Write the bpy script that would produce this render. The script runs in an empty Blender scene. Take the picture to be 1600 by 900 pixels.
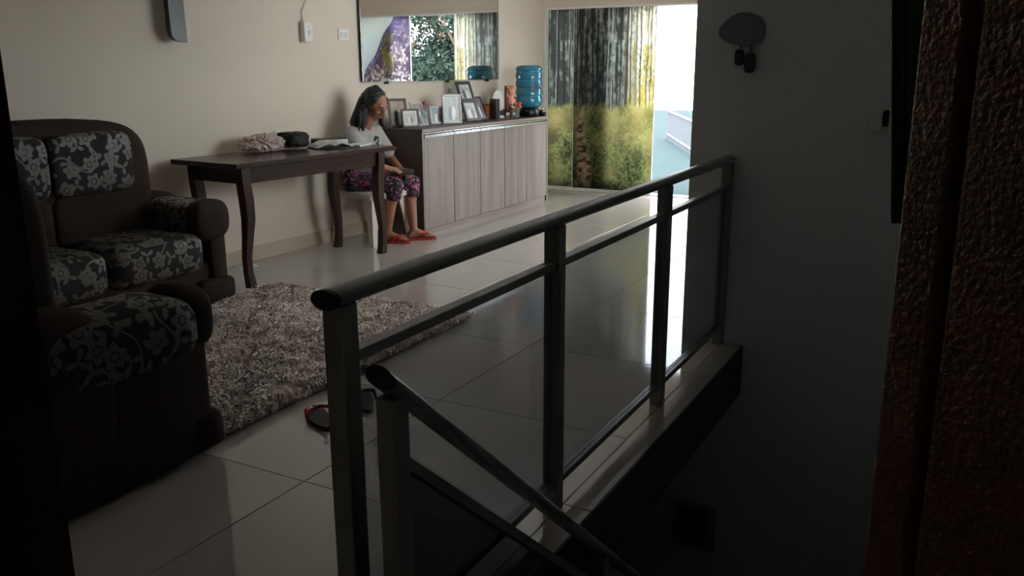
import bpy, bmesh, math, random
import numpy as np
from mathutils import Vector, Matrix

# ------------------------------------------------------------------ camera, light, exposure
S = bpy.context.scene
C = S.collection
CAM_H = 1.35
def make_camera():
    f, pit, rol, yaw = 1356.4, .2469, -.0035, .4934
    d = Vector((math.cos(yaw)*math.cos(pit), math.sin(yaw)*math.cos(pit), -math.sin(pit)))
    r = Vector((math.sin(yaw), -math.cos(yaw), 0)); u = r.cross(d)
    r2 = r*math.cos(rol)+u*math.sin(rol); u2 = -r*math.sin(rol)+u*math.cos(rol)
    cd = bpy.data.cameras.new('camera'); co = bpy.data.objects.new('camera', cd); C.objects.link(co)
    cd.sensor_width = 36; cd.lens = f/1600*36; cd.clip_start = .02
    m = Matrix((( r2.x, u2.x, -d.x, 0), (r2.y, u2.y, -d.y, 0), (r2.z, u2.z, -d.z, CAM_H), (0, 0, 0, 1)))
    co.matrix_world = m; S.camera = co
make_camera()
SKY = 13.0
w = bpy.data.worlds.new('sky'); S.world = w; w.use_nodes = True
bg = w.node_tree.nodes['Background']; bg.inputs['Color'].default_value = (.95, .975, 1, 1); bg.inputs['Strength'].default_value = SKY
S.view_settings.view_transform = 'Standard'; S.view_settings.look = 'None'
S.view_settings.exposure = 0; S.view_settings.gamma = 1; S.view_settings.use_curve_mapping = False
S.cycles.max_bounces = 10; S.cycles.diffuse_bounces = 6; S.cycles.glossy_bounces = 5
S.cycles.transparent_max_bounces = 16; S.cycles.transmission_bounces = 6
S.cycles.sample_clamp_indirect = 6; S.cycles.use_denoising = True
S.cycles.caustics_reflective = False; S.cycles.caustics_refractive = False
# portal in the doorway only guides the sky light that really enters there
pl = bpy.data.lights.new('doorway_portal', 'AREA'); pl.shape = 'RECTANGLE'; pl.size = .70; pl.size_y = 2.02
pl.cycles.is_portal = True
po = bpy.data.objects.new('doorway_portal', pl); C.objects.link(po)
po.location = (9.22, 2.82, 1.02); po.rotation_euler = (math.pi/2, 0, math.pi/2)

pl2 = bpy.data.lights.new('window_portal', 'AREA'); pl2.shape = 'RECTANGLE'; pl2.size = 1.9; pl2.size_y = 1.2; pl2.cycles.is_portal = True
po2 = bpy.data.objects.new('window_portal', pl2); C.objects.link(po2); po2.location = (6.0, 1.12, 1.5); po2.rotation_euler = (-math.pi/2, 0, 0)

YW, XE, XR, ZC = 4.61, 9.05, 4.215, 2.62
# the back wall is not quite square to the hall: it swings 1.7 degrees about (4, YW)
RW = Matrix.Translation((4, YW, 0)) @ Matrix.Rotation(-.030, 4, 'Z') @ Matrix.Translation((-4, -YW, 0))
def on_wall(o):
    bpy.context.view_layer.update(); o.matrix_world = RW @ o.matrix_world; bpy.context.view_layer.update(); return o
RND = random.Random(7)

# ------------------------------------------------------------------ materials
MATS = {}
def nodes(name):
    m = bpy.data.materials.new(name); m.use_nodes = True
    nt = m.node_tree; b = nt.nodes['Principled BSDF']
    MATS[name] = m
    return m, nt, b
def N(nt, t, **kw):
    n = nt.nodes.new(t)
    for k, v in kw.items():
        if k in n.inputs: n.inputs[k].default_value = v
        else: setattr(n, k, v)
    return n
def c4(c): return (c[0], c[1], c[2], 1)
def mat(name, col, rough=.6, metal=0, var=.08, scale=8, bump=0, bscale=60, stretch=(1, 1, 1), spec=.5, sheen=0, coat=0, trans=0, alpha=1):
    m, nt, b = nodes(name)
    b.inputs['Roughness'].default_value = rough; b.inputs['Metallic'].default_value = metal
    b.inputs['Specular IOR Level'].default_value = spec
    b.inputs['Sheen Weight'].default_value = sheen; b.inputs['Coat Weight'].default_value = coat
    b.inputs['Transmission Weight'].default_value = trans; b.inputs['Alpha'].default_value = alpha
    tc = N(nt, 'ShaderNodeTexCoord'); mp = N(nt, 'ShaderNodeMapping'); mp.inputs['Scale'].default_value = stretch
    nt.links.new(tc.outputs['Object'], mp.inputs['Vector'])
    nz = N(nt, 'ShaderNodeTexNoise', Scale=scale, Detail=4.0); nt.links.new(mp.outputs[0], nz.inputs['Vector'])
    mx = N(nt, 'ShaderNodeMix', data_type='RGBA')
    mx.inputs[6].default_value = c4([max(0, x*(1-var)) for x in col]); mx.inputs[7].default_value = c4([min(1, x*(1+var)) for x in col])
    nt.links.new(nz.outputs['Fac'], mx.inputs[0]); nt.links.new(mx.outputs[2], b.inputs['Base Color'])
    if bump:
        n2 = N(nt, 'ShaderNodeTexNoise', Scale=bscale, Detail=3.0); nt.links.new(mp.outputs[0], n2.inputs['Vector'])
        bp = N(nt, 'ShaderNodeBump', Strength=bump, Distance=.01); nt.links.new(n2.outputs['Fac'], bp.inputs['Height'])
        nt.links.new(bp.outputs[0], b.inputs['Normal'])
    return m
def wood(name, dark, light, axis, rough=.4, freq=9, spec=.5):
    m, nt, b = nodes(name); b.inputs['Roughness'].default_value = rough; b.inputs['Specular IOR Level'].default_value = spec
    tc = N(nt, 'ShaderNodeTexCoord'); mp = N(nt, 'ShaderNodeMapping')
    sc = [freq]*3; sc['xyz'.index(axis)] = freq*.06; mp.inputs['Scale'].default_value = sc
    nt.links.new(tc.outputs['Object'], mp.inputs['Vector'])
    nz = N(nt, 'ShaderNodeTexNoise', Scale=1.0, Detail=6.0, Roughness=.65, Distortion=.4); nt.links.new(mp.outputs[0], nz.inputs['Vector'])
    cr = N(nt, 'ShaderNodeValToRGB'); cr.color_ramp.elements[0].position = .32; cr.color_ramp.elements[1].position = .7
    cr.color_ramp.elements[0].color = c4(dark); cr.color_ramp.elements[1].color = c4(light)
    nt.links.new(nz.outputs['Fac'], cr.inputs[0]); nt.links.new(cr.outputs[0], b.inputs['Base Color'])
    return m
def floral(name, dark, light, cell=8.5):
    m, nt, b = nodes(name); L = nt.links.new
    def MA(op, a, bb=None, cc=None):
        n = N(nt, 'ShaderNodeMath', operation=op)
        for i, v in enumerate((a, bb, cc)):
            if v is None: continue
            if isinstance(v, (int, float)): n.inputs[i].default_value = v
            else: L(v, n.inputs[i])
        return n.outputs[0]
    uv = N(nt, 'ShaderNodeTexCoord').outputs['UV']
    def motif(scale, kind, seed):
        mp = N(nt, 'ShaderNodeMapping'); mp.inputs['Scale'].default_value = (scale,)*3; mp.inputs['Location'].default_value = (seed, seed*.7, 0); L(uv, mp.inputs[0])
        v = N(nt, 'ShaderNodeTexVoronoi', voronoi_dimensions='2D', Scale=1.0, Randomness=.75); L(mp.outputs[0], v.inputs['Vector'])
        sb = N(nt, 'ShaderNodeVectorMath', operation='SUBTRACT'); L(mp.outputs[0], sb.inputs[0]); L(v.outputs['Position'], sb.inputs[1])
        se = N(nt, 'ShaderNodeSeparateXYZ'); L(sb.outputs[0], se.inputs[0])
        sc = N(nt, 'ShaderNodeSeparateColor'); L(v.outputs['Color'], sc.inputs[0])
        th = MA('MULTIPLY_ADD', sc.outputs[0], 6.28, MA('ARCTAN2', se.outputs[1], se.outputs[0]))
        r = v.outputs['Distance']
        if kind == 'flower':
            edge = MA('MULTIPLY_ADD', MA('COSINE', MA('MULTIPLY', th, 5.0)), .07, .33)
            core = MA('GREATER_THAN', MA('ABSOLUTE', MA('SUBTRACT', r, .13)), .02)
            return MA('MULTIPLY', MA('LESS_THAN', r, edge), core)
        edge = MA('MULTIPLY', MA('POWER', MA('ABSOLUTE', MA('COSINE', MA('MULTIPLY', th, 1.5))), 2.5), .46)
        return MA('LESS_THAN', r, edge)
    a = motif(cell, 'flower', 0.0); l1 = motif(cell*1.25, 'leaf', 3.3)
    nz = N(nt, 'ShaderNodeTexNoise', Scale=cell*.55, Detail=0.0); L(uv, nz.inputs['Vector'])
    st = MA('LESS_THAN', MA('ABSOLUTE', MA('SUBTRACT', nz.outputs['Fac'], .5)), .012)
    k = MA('MAXIMUM', MA('MAXIMUM', a, l1), st)
    mx = N(nt, 'ShaderNodeMix', data_type='RGBA'); mx.inputs[6].default_value = c4(dark); mx.inputs[7].default_value = c4(light)
    L(k, mx.inputs[0]); L(mx.outputs[2], b.inputs['Base Color'])
    L(MA('MULTIPLY_ADD', k, -.4, .85), b.inputs['Roughness'])
    bp = N(nt, 'ShaderNodeBump', Strength=.35, Distance=.004); L(k, bp.inputs['Height']); L(bp.outputs[0], b.inputs['Normal'])
    return m
def vcol(name, trans=.0, rough=.35, spec=.5):
    m, nt, b = nodes(name); L = nt.links.new
    a = N(nt, 'ShaderNodeVertexColor', layer_name='Col'); L(a.outputs[0], b.inputs['Base Color'])
    b.inputs['Roughness'].default_value = rough; b.inputs['Specular IOR Level'].default_value = spec
    if trans:
        t = N(nt, 'ShaderNodeBsdfTranslucent'); L(a.outputs[0], t.inputs[0])
        ms = N(nt, 'ShaderNodeMixShader'); ms.inputs[0].default_value = trans
        L(b.outputs[0], ms.inputs[1]); L(t.outputs[0], ms.inputs[2]); L(ms.outputs[0], nt.nodes['Material Output'].inputs[0])
    return m
def smoked(name, tint, refl=.05, haze=.0, hazecol=(.4, .42, .45), rough=.02):
    m, nt, b = nodes(name); L = nt.links.new
    nt.nodes.remove(b)
    t = N(nt, 'ShaderNodeBsdfTransparent'); t.inputs[0].default_value = c4(tint)
    g = N(nt, 'ShaderNodeBsdfGlossy', Roughness=rough); g.inputs[0].default_value = (1, 1, 1, 1)
    lw = N(nt, 'ShaderNodeLayerWeight', Blend=.5)
    pw = N(nt, 'ShaderNodeMath', operation='POWER'); L(lw.outputs['Facing'], pw.inputs[0]); pw.inputs[1].default_value = 5.0
    fr = N(nt, 'ShaderNodeMath', operation='MULTIPLY_ADD'); L(pw.outputs[0], fr.inputs[0]); fr.inputs[1].default_value = .9; fr.inputs[2].default_value = .035
    ms = N(nt, 'ShaderNodeMixShader'); L(fr.outputs[0], ms.inputs[0]); L(t.outputs[0], ms.inputs[1]); L(g.outputs[0], ms.inputs[2])
    out = ms.outputs[0]
    if haze:
        d = N(nt, 'ShaderNodeBsdfDiffuse'); d.inputs[0].default_value = c4(hazecol)
        m2 = N(nt, 'ShaderNodeMixShader'); m2.inputs[0].default_value = haze; L(out, m2.inputs[1]); L(d.outputs[0], m2.inputs[2]); out = m2.outputs[0]
    L(out, nt.nodes['Material Output'].inputs[0])
    return m

mat('wall_paint', (.70, .612, .52), .7, var=.02, scale=2)
mat('wall_white_glare', (.77, .82, .86), .7, var=.03, scale=2)  # white paint with the blue of the doorway glare tinted into it
mat('ceiling_paint', (.80, .78, .74), .8, var=.02)
mat('tile_porcelain', (.50, .46, .44), .055, var=.06, scale=2.2, bump=.006, bscale=9, spec=.75)
mat('slab_edge', (.07, .075, .085), .8, spec=.2)
mat('grout', (.27, .245, .225), .9)
mat('skirting_tile', (.55, .47, .38), .25)
mat('rail_metal', (.25, .25, .25), .42, metal=.45, var=.05, scale=30)
mat('rail_black', (.008, .008, .009), .5)
smoked('smoked_glass', (.75, .77, .80), haze=.03)
smoked('stair_glass', (.30, .32, .34), haze=.008)
mat('sofa_brown', (.036, .021, .016), .8, var=.2, scale=12, bump=.2, bscale=300, spec=.18)
floral('sofa_floral', (.010, .0085, .008), (.105, .094, .088))
wood('table_wood', (.022, .0105, .0085), (.046, .021, .016), 'x', .24, spec=.35)
wood('table_leg_wood', (.024, .011, .008), (.062, .027, .018), 'z', .3, spec=.35)
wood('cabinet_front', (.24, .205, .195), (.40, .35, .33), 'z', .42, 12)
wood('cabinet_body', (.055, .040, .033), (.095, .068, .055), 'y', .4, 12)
mat('cabinet_edge', (.33, .28, .26), .45)
mat('aluminium', (.72, .76, .80), .22, metal=.9, var=.02)
mat('rug_base', (.36, .31, .285), .95)
mat('skin', (.33, .145, .085), .5, var=.06)
mat('hair_black', (.005, .004, .005), .6, var=.3, scale=40, stretch=(1, 1, .1), bump=.6, bscale=60)
mat('shirt_grey', (.40, .385, .37), .85, var=.05, bump=.3, bscale=30)
mat('shirt_print', (.06, .06, .07), .8)
mat('flipflop_red', (.62, .03, .055), .5)
mat('flipflop_sole', (.35, .03, .04), .7)
mat('flipflop_dark', (.05, .045, .045), .7)
mat('chair_plastic', (.74, .70, .62), .35, var=.03)
mat('white_plastic', (.80, .79, .76), .35, var=.02)
mat('black_plastic', (.006, .007, .008), .35, var=.05)
mat('tv_back', (.035, .037, .04), .6, var=.3, scale=400)
mat('black_fabric', (.008, .008, .009), .8)
mat('paper_white', (.75, .75, .76), .7, var=.05)
mat('paper_blue', (.55, .68, .85), .6)
mat('book_black', (.01, .011, .01), .5)
mat('frame_brown', (.07, .04, .03), .4)
mat('frame_grey', (.55, .54, .53), .35)
mat('frame_dark', (.035, .03, .035), .35)
mat('frame_blue', (.05, .08, .15), .3)
mat('jug_blue', (.03, .21, .33), .12, var=.15, scale=5, spec=.6)
mat('jug_label', (.02, .08, .16), .4)
mat('orange_box', (.42, .13, .03), .6)
mat('pink_doll', (.75, .30, .22), .6)
mat('doll_hair', (.68, .36, .12), .7)
mat('wood_shelf', (.16, .05, .03), .5)
mat('flower_red', (.7, .12, .08), .6)
mat('flower_cream', (.85, .75, .65), .6)
mat('leaf_green', (.20, .42, .16), .6)
mat('chrome', (.7, .7, .72), .15, metal=1)
mat('red_cap', (.6, .03, .02), .4)
smoked('clear_plastic', (.90, .93, .95), haze=.10, hazecol=(.8, .85, .9), rough=.05)
smoked('milky_plastic', (.85, .80, .78), haze=.55, hazecol=(.82, .70, .68), rough=.15)
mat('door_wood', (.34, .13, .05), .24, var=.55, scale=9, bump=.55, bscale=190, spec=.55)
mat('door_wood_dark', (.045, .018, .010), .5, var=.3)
mat('ornament_mauve', (.22, .22, .27), .8, var=.15, scale=30)
mat('ornament_dark', (.05, .06, .09), .7)
mat('panel_box', (.30, .29, .27), .5)
mat('concrete_shaded', (.034, .052, .056), .95, spec=.02, var=.1, scale=1)  # base colour darkened to stand in for building shade on the ground
mat('fence_shaded', (.085, .095, .11), .5)  # white fence colour darkened to carry the outdoor shade
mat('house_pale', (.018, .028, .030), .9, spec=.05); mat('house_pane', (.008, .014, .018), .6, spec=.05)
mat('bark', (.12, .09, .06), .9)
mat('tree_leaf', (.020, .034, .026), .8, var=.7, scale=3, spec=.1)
vcol('mural_vinyl', trans=.28, rough=.22)
vcol('photo_print', rough=.25)
vcol('pile_yarn', rough=.9, spec=.1)
def leggings():
    m, nt, b = nodes('leggings_print'); L = nt.links.new; b.inputs['Roughness'].default_value = .8
    tc = N(nt, 'ShaderNodeTexCoord'); nz = N(nt, 'ShaderNodeTexNoise', Scale=26.0, Detail=1.0, Distortion=1.2); L(tc.outputs['Object'], nz.inputs['Vector'])
    cr = N(nt, 'ShaderNodeValToRGB'); e = cr.color_ramp.elements; cr.color_ramp.interpolation = 'CONSTANT'
    e[0].color = (.012, .012, .025, 1); e[1].position = .585; e[1].color = (.75, .09, .22, 1)
    x = e.new(.47); x.color = (.10, .10, .14, 1); x = e.new(.505); x.color = (.012, .012, .025, 1); x = e.new(.66); x.color = (.3, .26, .3, 1)
    L(nz.outputs['Fac'], cr.inputs[0]); L(cr.outputs[0], b.inputs['Base Color'])
leggings()

# ------------------------------------------------------------------ mesh helpers
class MB:
    def __init__(s): s.v = []; s.f = []
    def add(s, vs, fs):
        o = len(s.v); s.v += [tuple(v) for v in vs]; s.f += [tuple(i+o for i in f) for f in fs]; return s
    def box(s, x0, x1, y0, y1, z0, z1, M=None):
        vs = [Vector((x, y, z)) for z in (z0, z1) for y in (y0, y1) for x in (x0, x1)]
        if M is not None: vs = [M @ v for v in vs]
        return s.add(vs, [(0, 2, 3, 1), (4, 5, 7, 6), (0, 1, 5, 4), (2, 6, 7, 3), (0, 4, 6, 2), (1, 3, 7, 5)])
    def bev(s, x0, x1, y0, y1, z0, z1, b, M=None):
        # box with chamfered edges
        cx, cy, cz = (x0+x1)/2, (y0+y1)/2, (z0+z1)/2; hx, hy, hz = (x1-x0)/2, (y1-y0)/2, (z1-z0)/2
        bm = bmesh.new(); bmesh.ops.create_cube(bm, size=2)
        for v in bm.verts: v.co = Vector((cx+v.co.x*hx, cy+v.co.y*hy, cz+v.co.z*hz))
        bmesh.ops.bevel(bm, geom=bm.edges[:], offset=min(b, hx*.9, hy*.9, hz*.9), segments=2, profile=.5, affect='EDGES')
        vs = [(M @ v.co if M is not None else v.co.copy()) for v in bm.verts]; bm.verts.index_update()
        fs = [[v.index for v in f.verts] for f in bm.faces]; bm.free()
        return s.add(vs, fs)
    def tube(s, pts, rad, n=12, cap=True):
        pts = [Vector(p) for p in pts]; k = len(pts)
        if not isinstance(rad, (list, tuple)): rad = [rad]*k
        rings = []; prev = None
        for i, p in enumerate(pts):
            t = (pts[min(i+1, k-1)]-pts[max(i-1, 0)]).normalized()
            if prev is None:
                a = t.orthogonal().normalized()
            else:
                a = (prev - t*prev.dot(t)).normalized()
            prev = a; b = t.cross(a)
            rings.append([p+(a*math.cos(2*math.pi*j/n)+b*math.sin(2*math.pi*j/n))*rad[i] for j in range(n)])
        vs = [v for r in rings for v in r]; fs = []
        for i in range(k-1):
            for j in range(n):
                fs.append((i*n+j, i*n+(j+1) % n, (i+1)*n+(j+1) % n, (i+1)*n+j))
        if cap: fs.append(tuple(range(n-1, -1, -1))); fs.append(tuple((k-1)*n+j for j in range(n)))
        return s.add(vs, fs)
    def lathe(s, prof, c, n=24, M=None):
        c = Vector(c); vs = []; fs = []
        for r, z in prof:
            for j in range(n):
                p = Vector((r*math.cos(2*math.pi*j/n), r*math.sin(2*math.pi*j/n), z))
                vs.append(c+(M @ p if M is not None else p))
        k = len(prof)
        for i in range(k-1):
            for j in range(n): fs.append((i*n+j, i*n+(j+1) % n, (i+1)*n+(j+1) % n, (i+1)*n+j))
        fs.append(tuple(range(n-1, -1, -1))); fs.append(tuple((k-1)*n+j for j in range(n)))
        return s.add(vs, fs)
    def prism(s, poly, lo, hi, plane='xz'):
        # polygon in a plane, extruded along the third axis from lo to hi
        def P(a, b, t): return {'xz': (a, t, b), 'yz': (t, a, b), 'xy': (a, b, t)}[plane]
        n = len(poly); vs = [P(a, b, lo) for a, b in poly]+[P(a, b, hi) for a, b in poly]
        fs = [tuple(range(n)), tuple(range(2*n-1, n-1, -1))]+[(i, (i+1) % n+0, (i+1) % n+n, i+n) for i in range(n)]
        return s.add(vs, fs)
    def cushion(s, c, h, e=(.35, .35), nu=28, nv=16, M=None, warp=None):
        # superellipsoid, c centre, h half sizes
        def sp(a, p): return math.copysign(abs(a)**p, a)
        vs = []; fs = []
        for i in range(1, nv):
            ph = -math.pi/2+math.pi*i/nv
            for j in range(nu):
                th = 2*math.pi*j/nu
                p = Vector((h[0]*sp(math.cos(ph), e[0])*sp(math.cos(th), e[1]), h[1]*sp(math.cos(ph), e[0])*sp(math.sin(th), e[1]), h[2]*sp(math.sin(ph), e[0])))
                if warp: p = warp(p)
                if M is not None: p = M @ p
                vs.append(Vector(c)+p)
        b0 = len(vs)
        for z in (-1, 1):
            p = Vector((0, 0, z*h[2]))
            if warp: p = warp(p)
            if M is not None: p = M @ p
            vs.append(Vector(c)+p)
        for i in range(nv-2):
            for j in range(nu): fs.append((i*nu+j, i*nu+(j+1) % nu, (i+1)*nu+(j+1) % nu, (i+1)*nu+j))
        for j in range(nu):
            fs.append((b0, (j+1) % nu, j)); fs.append((b0+1, (nv-2)*nu+j, (nv-2)*nu+(j+1) % nu))
        return s.add(vs, fs)
    def build(s, name, m, parent=None, smooth=False, uv=False, col=None):
        me = bpy.data.meshes.new(name); me.from_pydata(s.v, [], s.f)
        bm = bmesh.new(); bm.from_mesh(me); bmesh.ops.recalc_face_normals(bm, faces=bm.faces[:]); bm.to_mesh(me); bm.free()
        if smooth:
            me.shade_smooth()
            if smooth == 'auto': me.set_sharp_from_angle(angle=math.radians(40))
        if uv: box_uv(me)
        o = bpy.data.objects.new(name, me); C.objects.link(o)
        me.materials.append(MATS[m] if isinstance(m, str) else m)
        if parent: o.parent = parent; o.matrix_parent_inverse = parent.matrix_world.inverted()
        return o
def box_uv(me):
    l = me.uv_layers.new(name='UVMap')
    for p in me.polygons:
        n = p.normal; a = max(range(3), key=lambda i: abs(n[i]))
        for li in p.loop_indices:
            v = me.vertices[me.loops[li].vertex_index].co
            l.data[li].uv = ((v.x, v.y) if a == 2 else (v.x, v.z) if a == 1 else (v.y, v.z))
def empty(name, loc, rz=0):
    o = bpy.data.objects.new(name, None); C.objects.link(o); o.location = loc; o.rotation_euler = (0, 0, rz); o.empty_display_size = .1
    bpy.context.view_layer.update(); return o
def tag(o, label, cat, group=None, kind=None):
    o['label'] = label; o['category'] = cat
    if group: o['group'] = group
    if kind: o['kind'] = kind
    return o
def struct(o, label=None, cat=None):
    o['kind'] = 'structure'
    if label: o['label'] = label
    if cat: o['category'] = cat
    return o
def thing(name, loc, label, cat, group=None, rz=0):
    return tag(empty(name, loc, rz), label, cat, group)
def adopt(o, parent):
    o.parent = parent; o.matrix_parent_inverse = parent.matrix_world.inverted(); return o
def grid_sheet(name, P00, P10, P01, nu, nv, colors, m, parent):
    # flat print: a sheet of nu x nv cells, one colour per corner
    P00, P10, P01 = (np.array(p, float) for p in (P00, P10, P01))
    uu, vv = np.meshgrid(np.linspace(0, 1, nu+1), np.linspace(0, 1, nv+1))
    pts = P00+uu[..., None]*(P10-P00)+vv[..., None]*(P01-P00)
    idx = np.arange((nu+1)*(nv+1)).reshape(nv+1, nu+1)
    q = np.stack([idx[:-1, :-1], idx[:-1, 1:], idx[1:, 1:], idx[1:, :-1]], -1).reshape(-1, 4)
    me = bpy.data.meshes.new(name); me.vertices.add(pts.size//3); me.vertices.foreach_set('co', pts.reshape(-1))
    me.loops.add(q.size); me.loops.foreach_set('vertex_index', q.reshape(-1))
    me.polygons.add(len(q)); me.polygons.foreach_set('loop_start', np.arange(len(q))*4)
    me.update(calc_edges=True)
    ca = me.color_attributes.new('Col', 'FLOAT_COLOR', 'POINT')
    rgba = np.ones((pts.size//3, 4)); rgba[:, :3] = np.clip(colors.reshape(-1, 3), 0, 1)
    ca.data.foreach_set('color', rgba.reshape(-1))
    me.materials.append(MATS[m]); o = bpy.data.objects.new(name, me); C.objects.link(o)
    return adopt(o, parent) if parent else o
def vnoise(x, y, seed):
    # 2-D value noise on arrays
    r = np.random.RandomState(seed).rand(64, 64); x = x+1000; y = y+1000
    xi = np.floor(x).astype(int); yi = np.floor(y).astype(int); fx = x-xi; fy = y-yi; fx = fx*fx*(3-2*fx); fy = fy*fy*(3-2*fy)
    g = lambda a, b: r[a % 64, b % 64]
    return (g(xi, yi)*(1-fx)+g(xi+1, yi)*fx)*(1-fy)+(g(xi, yi+1)*(1-fx)+g(xi+1, yi+1)*fx)*fy
def fbm(x, y, seed, o=4):
    s = 0; a = .5
    for i in range(o): s = s+a*vnoise(x*2**i, y*2**i, seed+i); a *= .5
    return s/(1-.5**o)
def mixc(a, b, t): t = np.clip(t, 0, 1)[..., None]; return np.array(a)*(1-t)+np.array(b)*t

# ------------------------------------------------------------------ the setting
TS, X_SEAM, Y_SEAM = .84, 2.035, 1.055
def build_floor():
    sub = MB().box(-2.2, 1.20, -2.2, 4.72, -.25, -.008).box(1.20, XR, .954, 4.72, -.25, -.008).box(XR, 9.25, 1.0, 4.72, -.25, -.008)
    fl = struct(sub.build('floor', 'grout'))
    g = .0018; shared = {}
    def tile(x0, x1, y0, y1):
        if x1-x0 < .03 or y1-y0 < .03: return
        key = (round(x1-x0, 4), round(y1-y0, 4))
        if key not in shared:
            mb = MB().bev(g, x1-x0-g, g, y1-y0-g, -.012, 0, .0012)
            o = mb.build('tile', 'tile_porcelain', fl); shared[key] = o.data
        else:
            o = bpy.data.objects.new('tile', shared[key]); C.objects.link(o); adopt(o, fl)
        o.location = (x0, y0, 0)
    xs = [-2.2]+[X_SEAM+TS*k for k in range(-5, 9) if -2.1 < X_SEAM+TS*k < 9.2]+[9.25]
    ys = [Y_SEAM+TS*k for k in range(0, 5)]+[4.70]
    for a, b in zip(xs, xs[1:]):
        for c, d in zip(ys, ys[1:]): tile(a, b, c, d)
        for c, d in ((-2.2, -.625), (-.625, .215), (.215, 1.055)):
            if b <= 1.3: tile(a, min(b, 1.195), c, d)
    xs2 = [1.195]+[2.30+TS*k for k in range(-1, 3)]+[XR]
    for a, b in zip(xs2, xs2[1:]): tile(a, b, .954, 1.055)
    return fl
FLOOR = build_floor()
def skirting(name, x0, x1, y0, y1):
    return struct(MB().bev(x0, x1, y0, y1, .0, .105, .004).build(name, 'skirting_tile'))
on_wall(struct(MB().box(1.0, 9.25, YW, YW+.12, -.01, ZC).build('wall_back', 'wall_paint')))
on_wall(skirting('baseboard_back', 1.15, 9.06, YW-.014, YW))
struct(MB().box(-2.3, 9.3, -2.3, 4.75, ZC, ZC+.15).build('ceiling', 'ceiling_paint'))
# end wall: piers and lintel round the sliding doors
mb = MB().box(XE, XE+.14, 4.445, 4.60, -.01, ZC).box(XE, XE+.14, 1.10, 1.40, -.01, ZC).box(XE, XE+.14, 1.40, 4.445, 2.005, ZC)
struct(mb.build('wall_end', 'wall_paint'))
struct(MB().box(XR, XR+.13, -.1, 1.265, -3.2, ZC).build('wall_right', 'wall_white_glare'))
WX0, WX1, WZ0, WZ1 = 5.1, 6.9, .95, 2.05
struct(MB().box(XR+.13, WX0, 1.13, 1.265, -.25, ZC).box(WX1, XE+.14, 1.13, 1.265, -.25, ZC).box(WX0, WX1, 1.13, 1.265, -.25, WZ0).box(WX0, WX1, 1.13, 1.265, WZ1, ZC).build('wall_passage', 'wall_paint'))
def passage_window():
    t = struct(empty('window_1', ((WX0+WX1)/2, 1.2, WZ0)))
    xm = (WX0+WX1)/2
    MB().box(WX0, WX1, 1.17, 1.23, WZ0, WZ0+.04).box(WX0, WX1, 1.17, 1.23, WZ1-.04, WZ1).box(WX0, WX0+.04, 1.17, 1.23, WZ0, WZ1).box(WX1-.04, WX1, 1.17, 1.23, WZ0, WZ1).box(xm-.03, xm+.03, 1.17, 1.23, WZ0, WZ1).build('window_frame', 'white_plastic', t)
    for a, b in ((WX0+.04, xm-.03), (xm+.03, WX1-.04)): MB().box(a, b, 1.197, 1.203, WZ0+.04, WZ1-.04).build('window_pane', 'film_backing', t)
struct(MB().box(.72, XR+.01, -.16, -.02, -3.2, ZC).build('wall_near', 'wall_white_glare'))
struct(MB().box(1.05, 1.15, 2.0, 4.72, -.01, ZC).build('wall_left', 'wall_paint'))
struct(MB().box(-.3, 1.15, 1.95, 2.06, -.01, ZC).build('wall_return', 'wall_paint'))
struct(MB().box(-.3, -.18, .66, 2.0, -.01, ZC).build('wall_doorway', 'wall_paint'))
struct(MB().box(-2.3, -2.15, -2.3, .7, -.01, ZC).box(-2.2, .75, -2.3, -2.15, -.01, ZC).box(-2.2, -.3, .66, .78, -.01, ZC).box(.62, .75, -2.2, -.02, -.01, ZC).build('wall_bedroom', 'wall_paint'))
PASSAGE = passage_window
struct(MB().box(1.205, XR, .948, .954, -.26, -.001).build('trim_2', 'slab_edge'))
# stairwell under the slab
struct(MB().box(1.20, XR+.13, 2.2, 2.3, -3.2, -.25).box(1.10, 1.20, -.1, 2.3, -3.2, -.25).box(XR, XR+.13, 1.265, 2.3, -3.2, -.25).build('wall_stairwell', 'wall_white_glare'))
struct(MB().box(1.1, XR+.1, -.1, 2.3, -3.3, -3.2).build('trim_stair_landing', 'tile_porcelain'))
def stairs():
    t = thing('staircase', (1.2, .45, -.2), 'dark flight of steps going down beside the metal railing', 'stairs')
    for k in range(11):
        x = 1.205+.235*k; z = -.2*(k+1)
        MB().bev(x, x+.265, -.015, .87, z-.05, z, .006).box(x, x+.02, -.015, .87, z, z+.15).build('step', 'tile_porcelain', t)
stairs()

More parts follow.
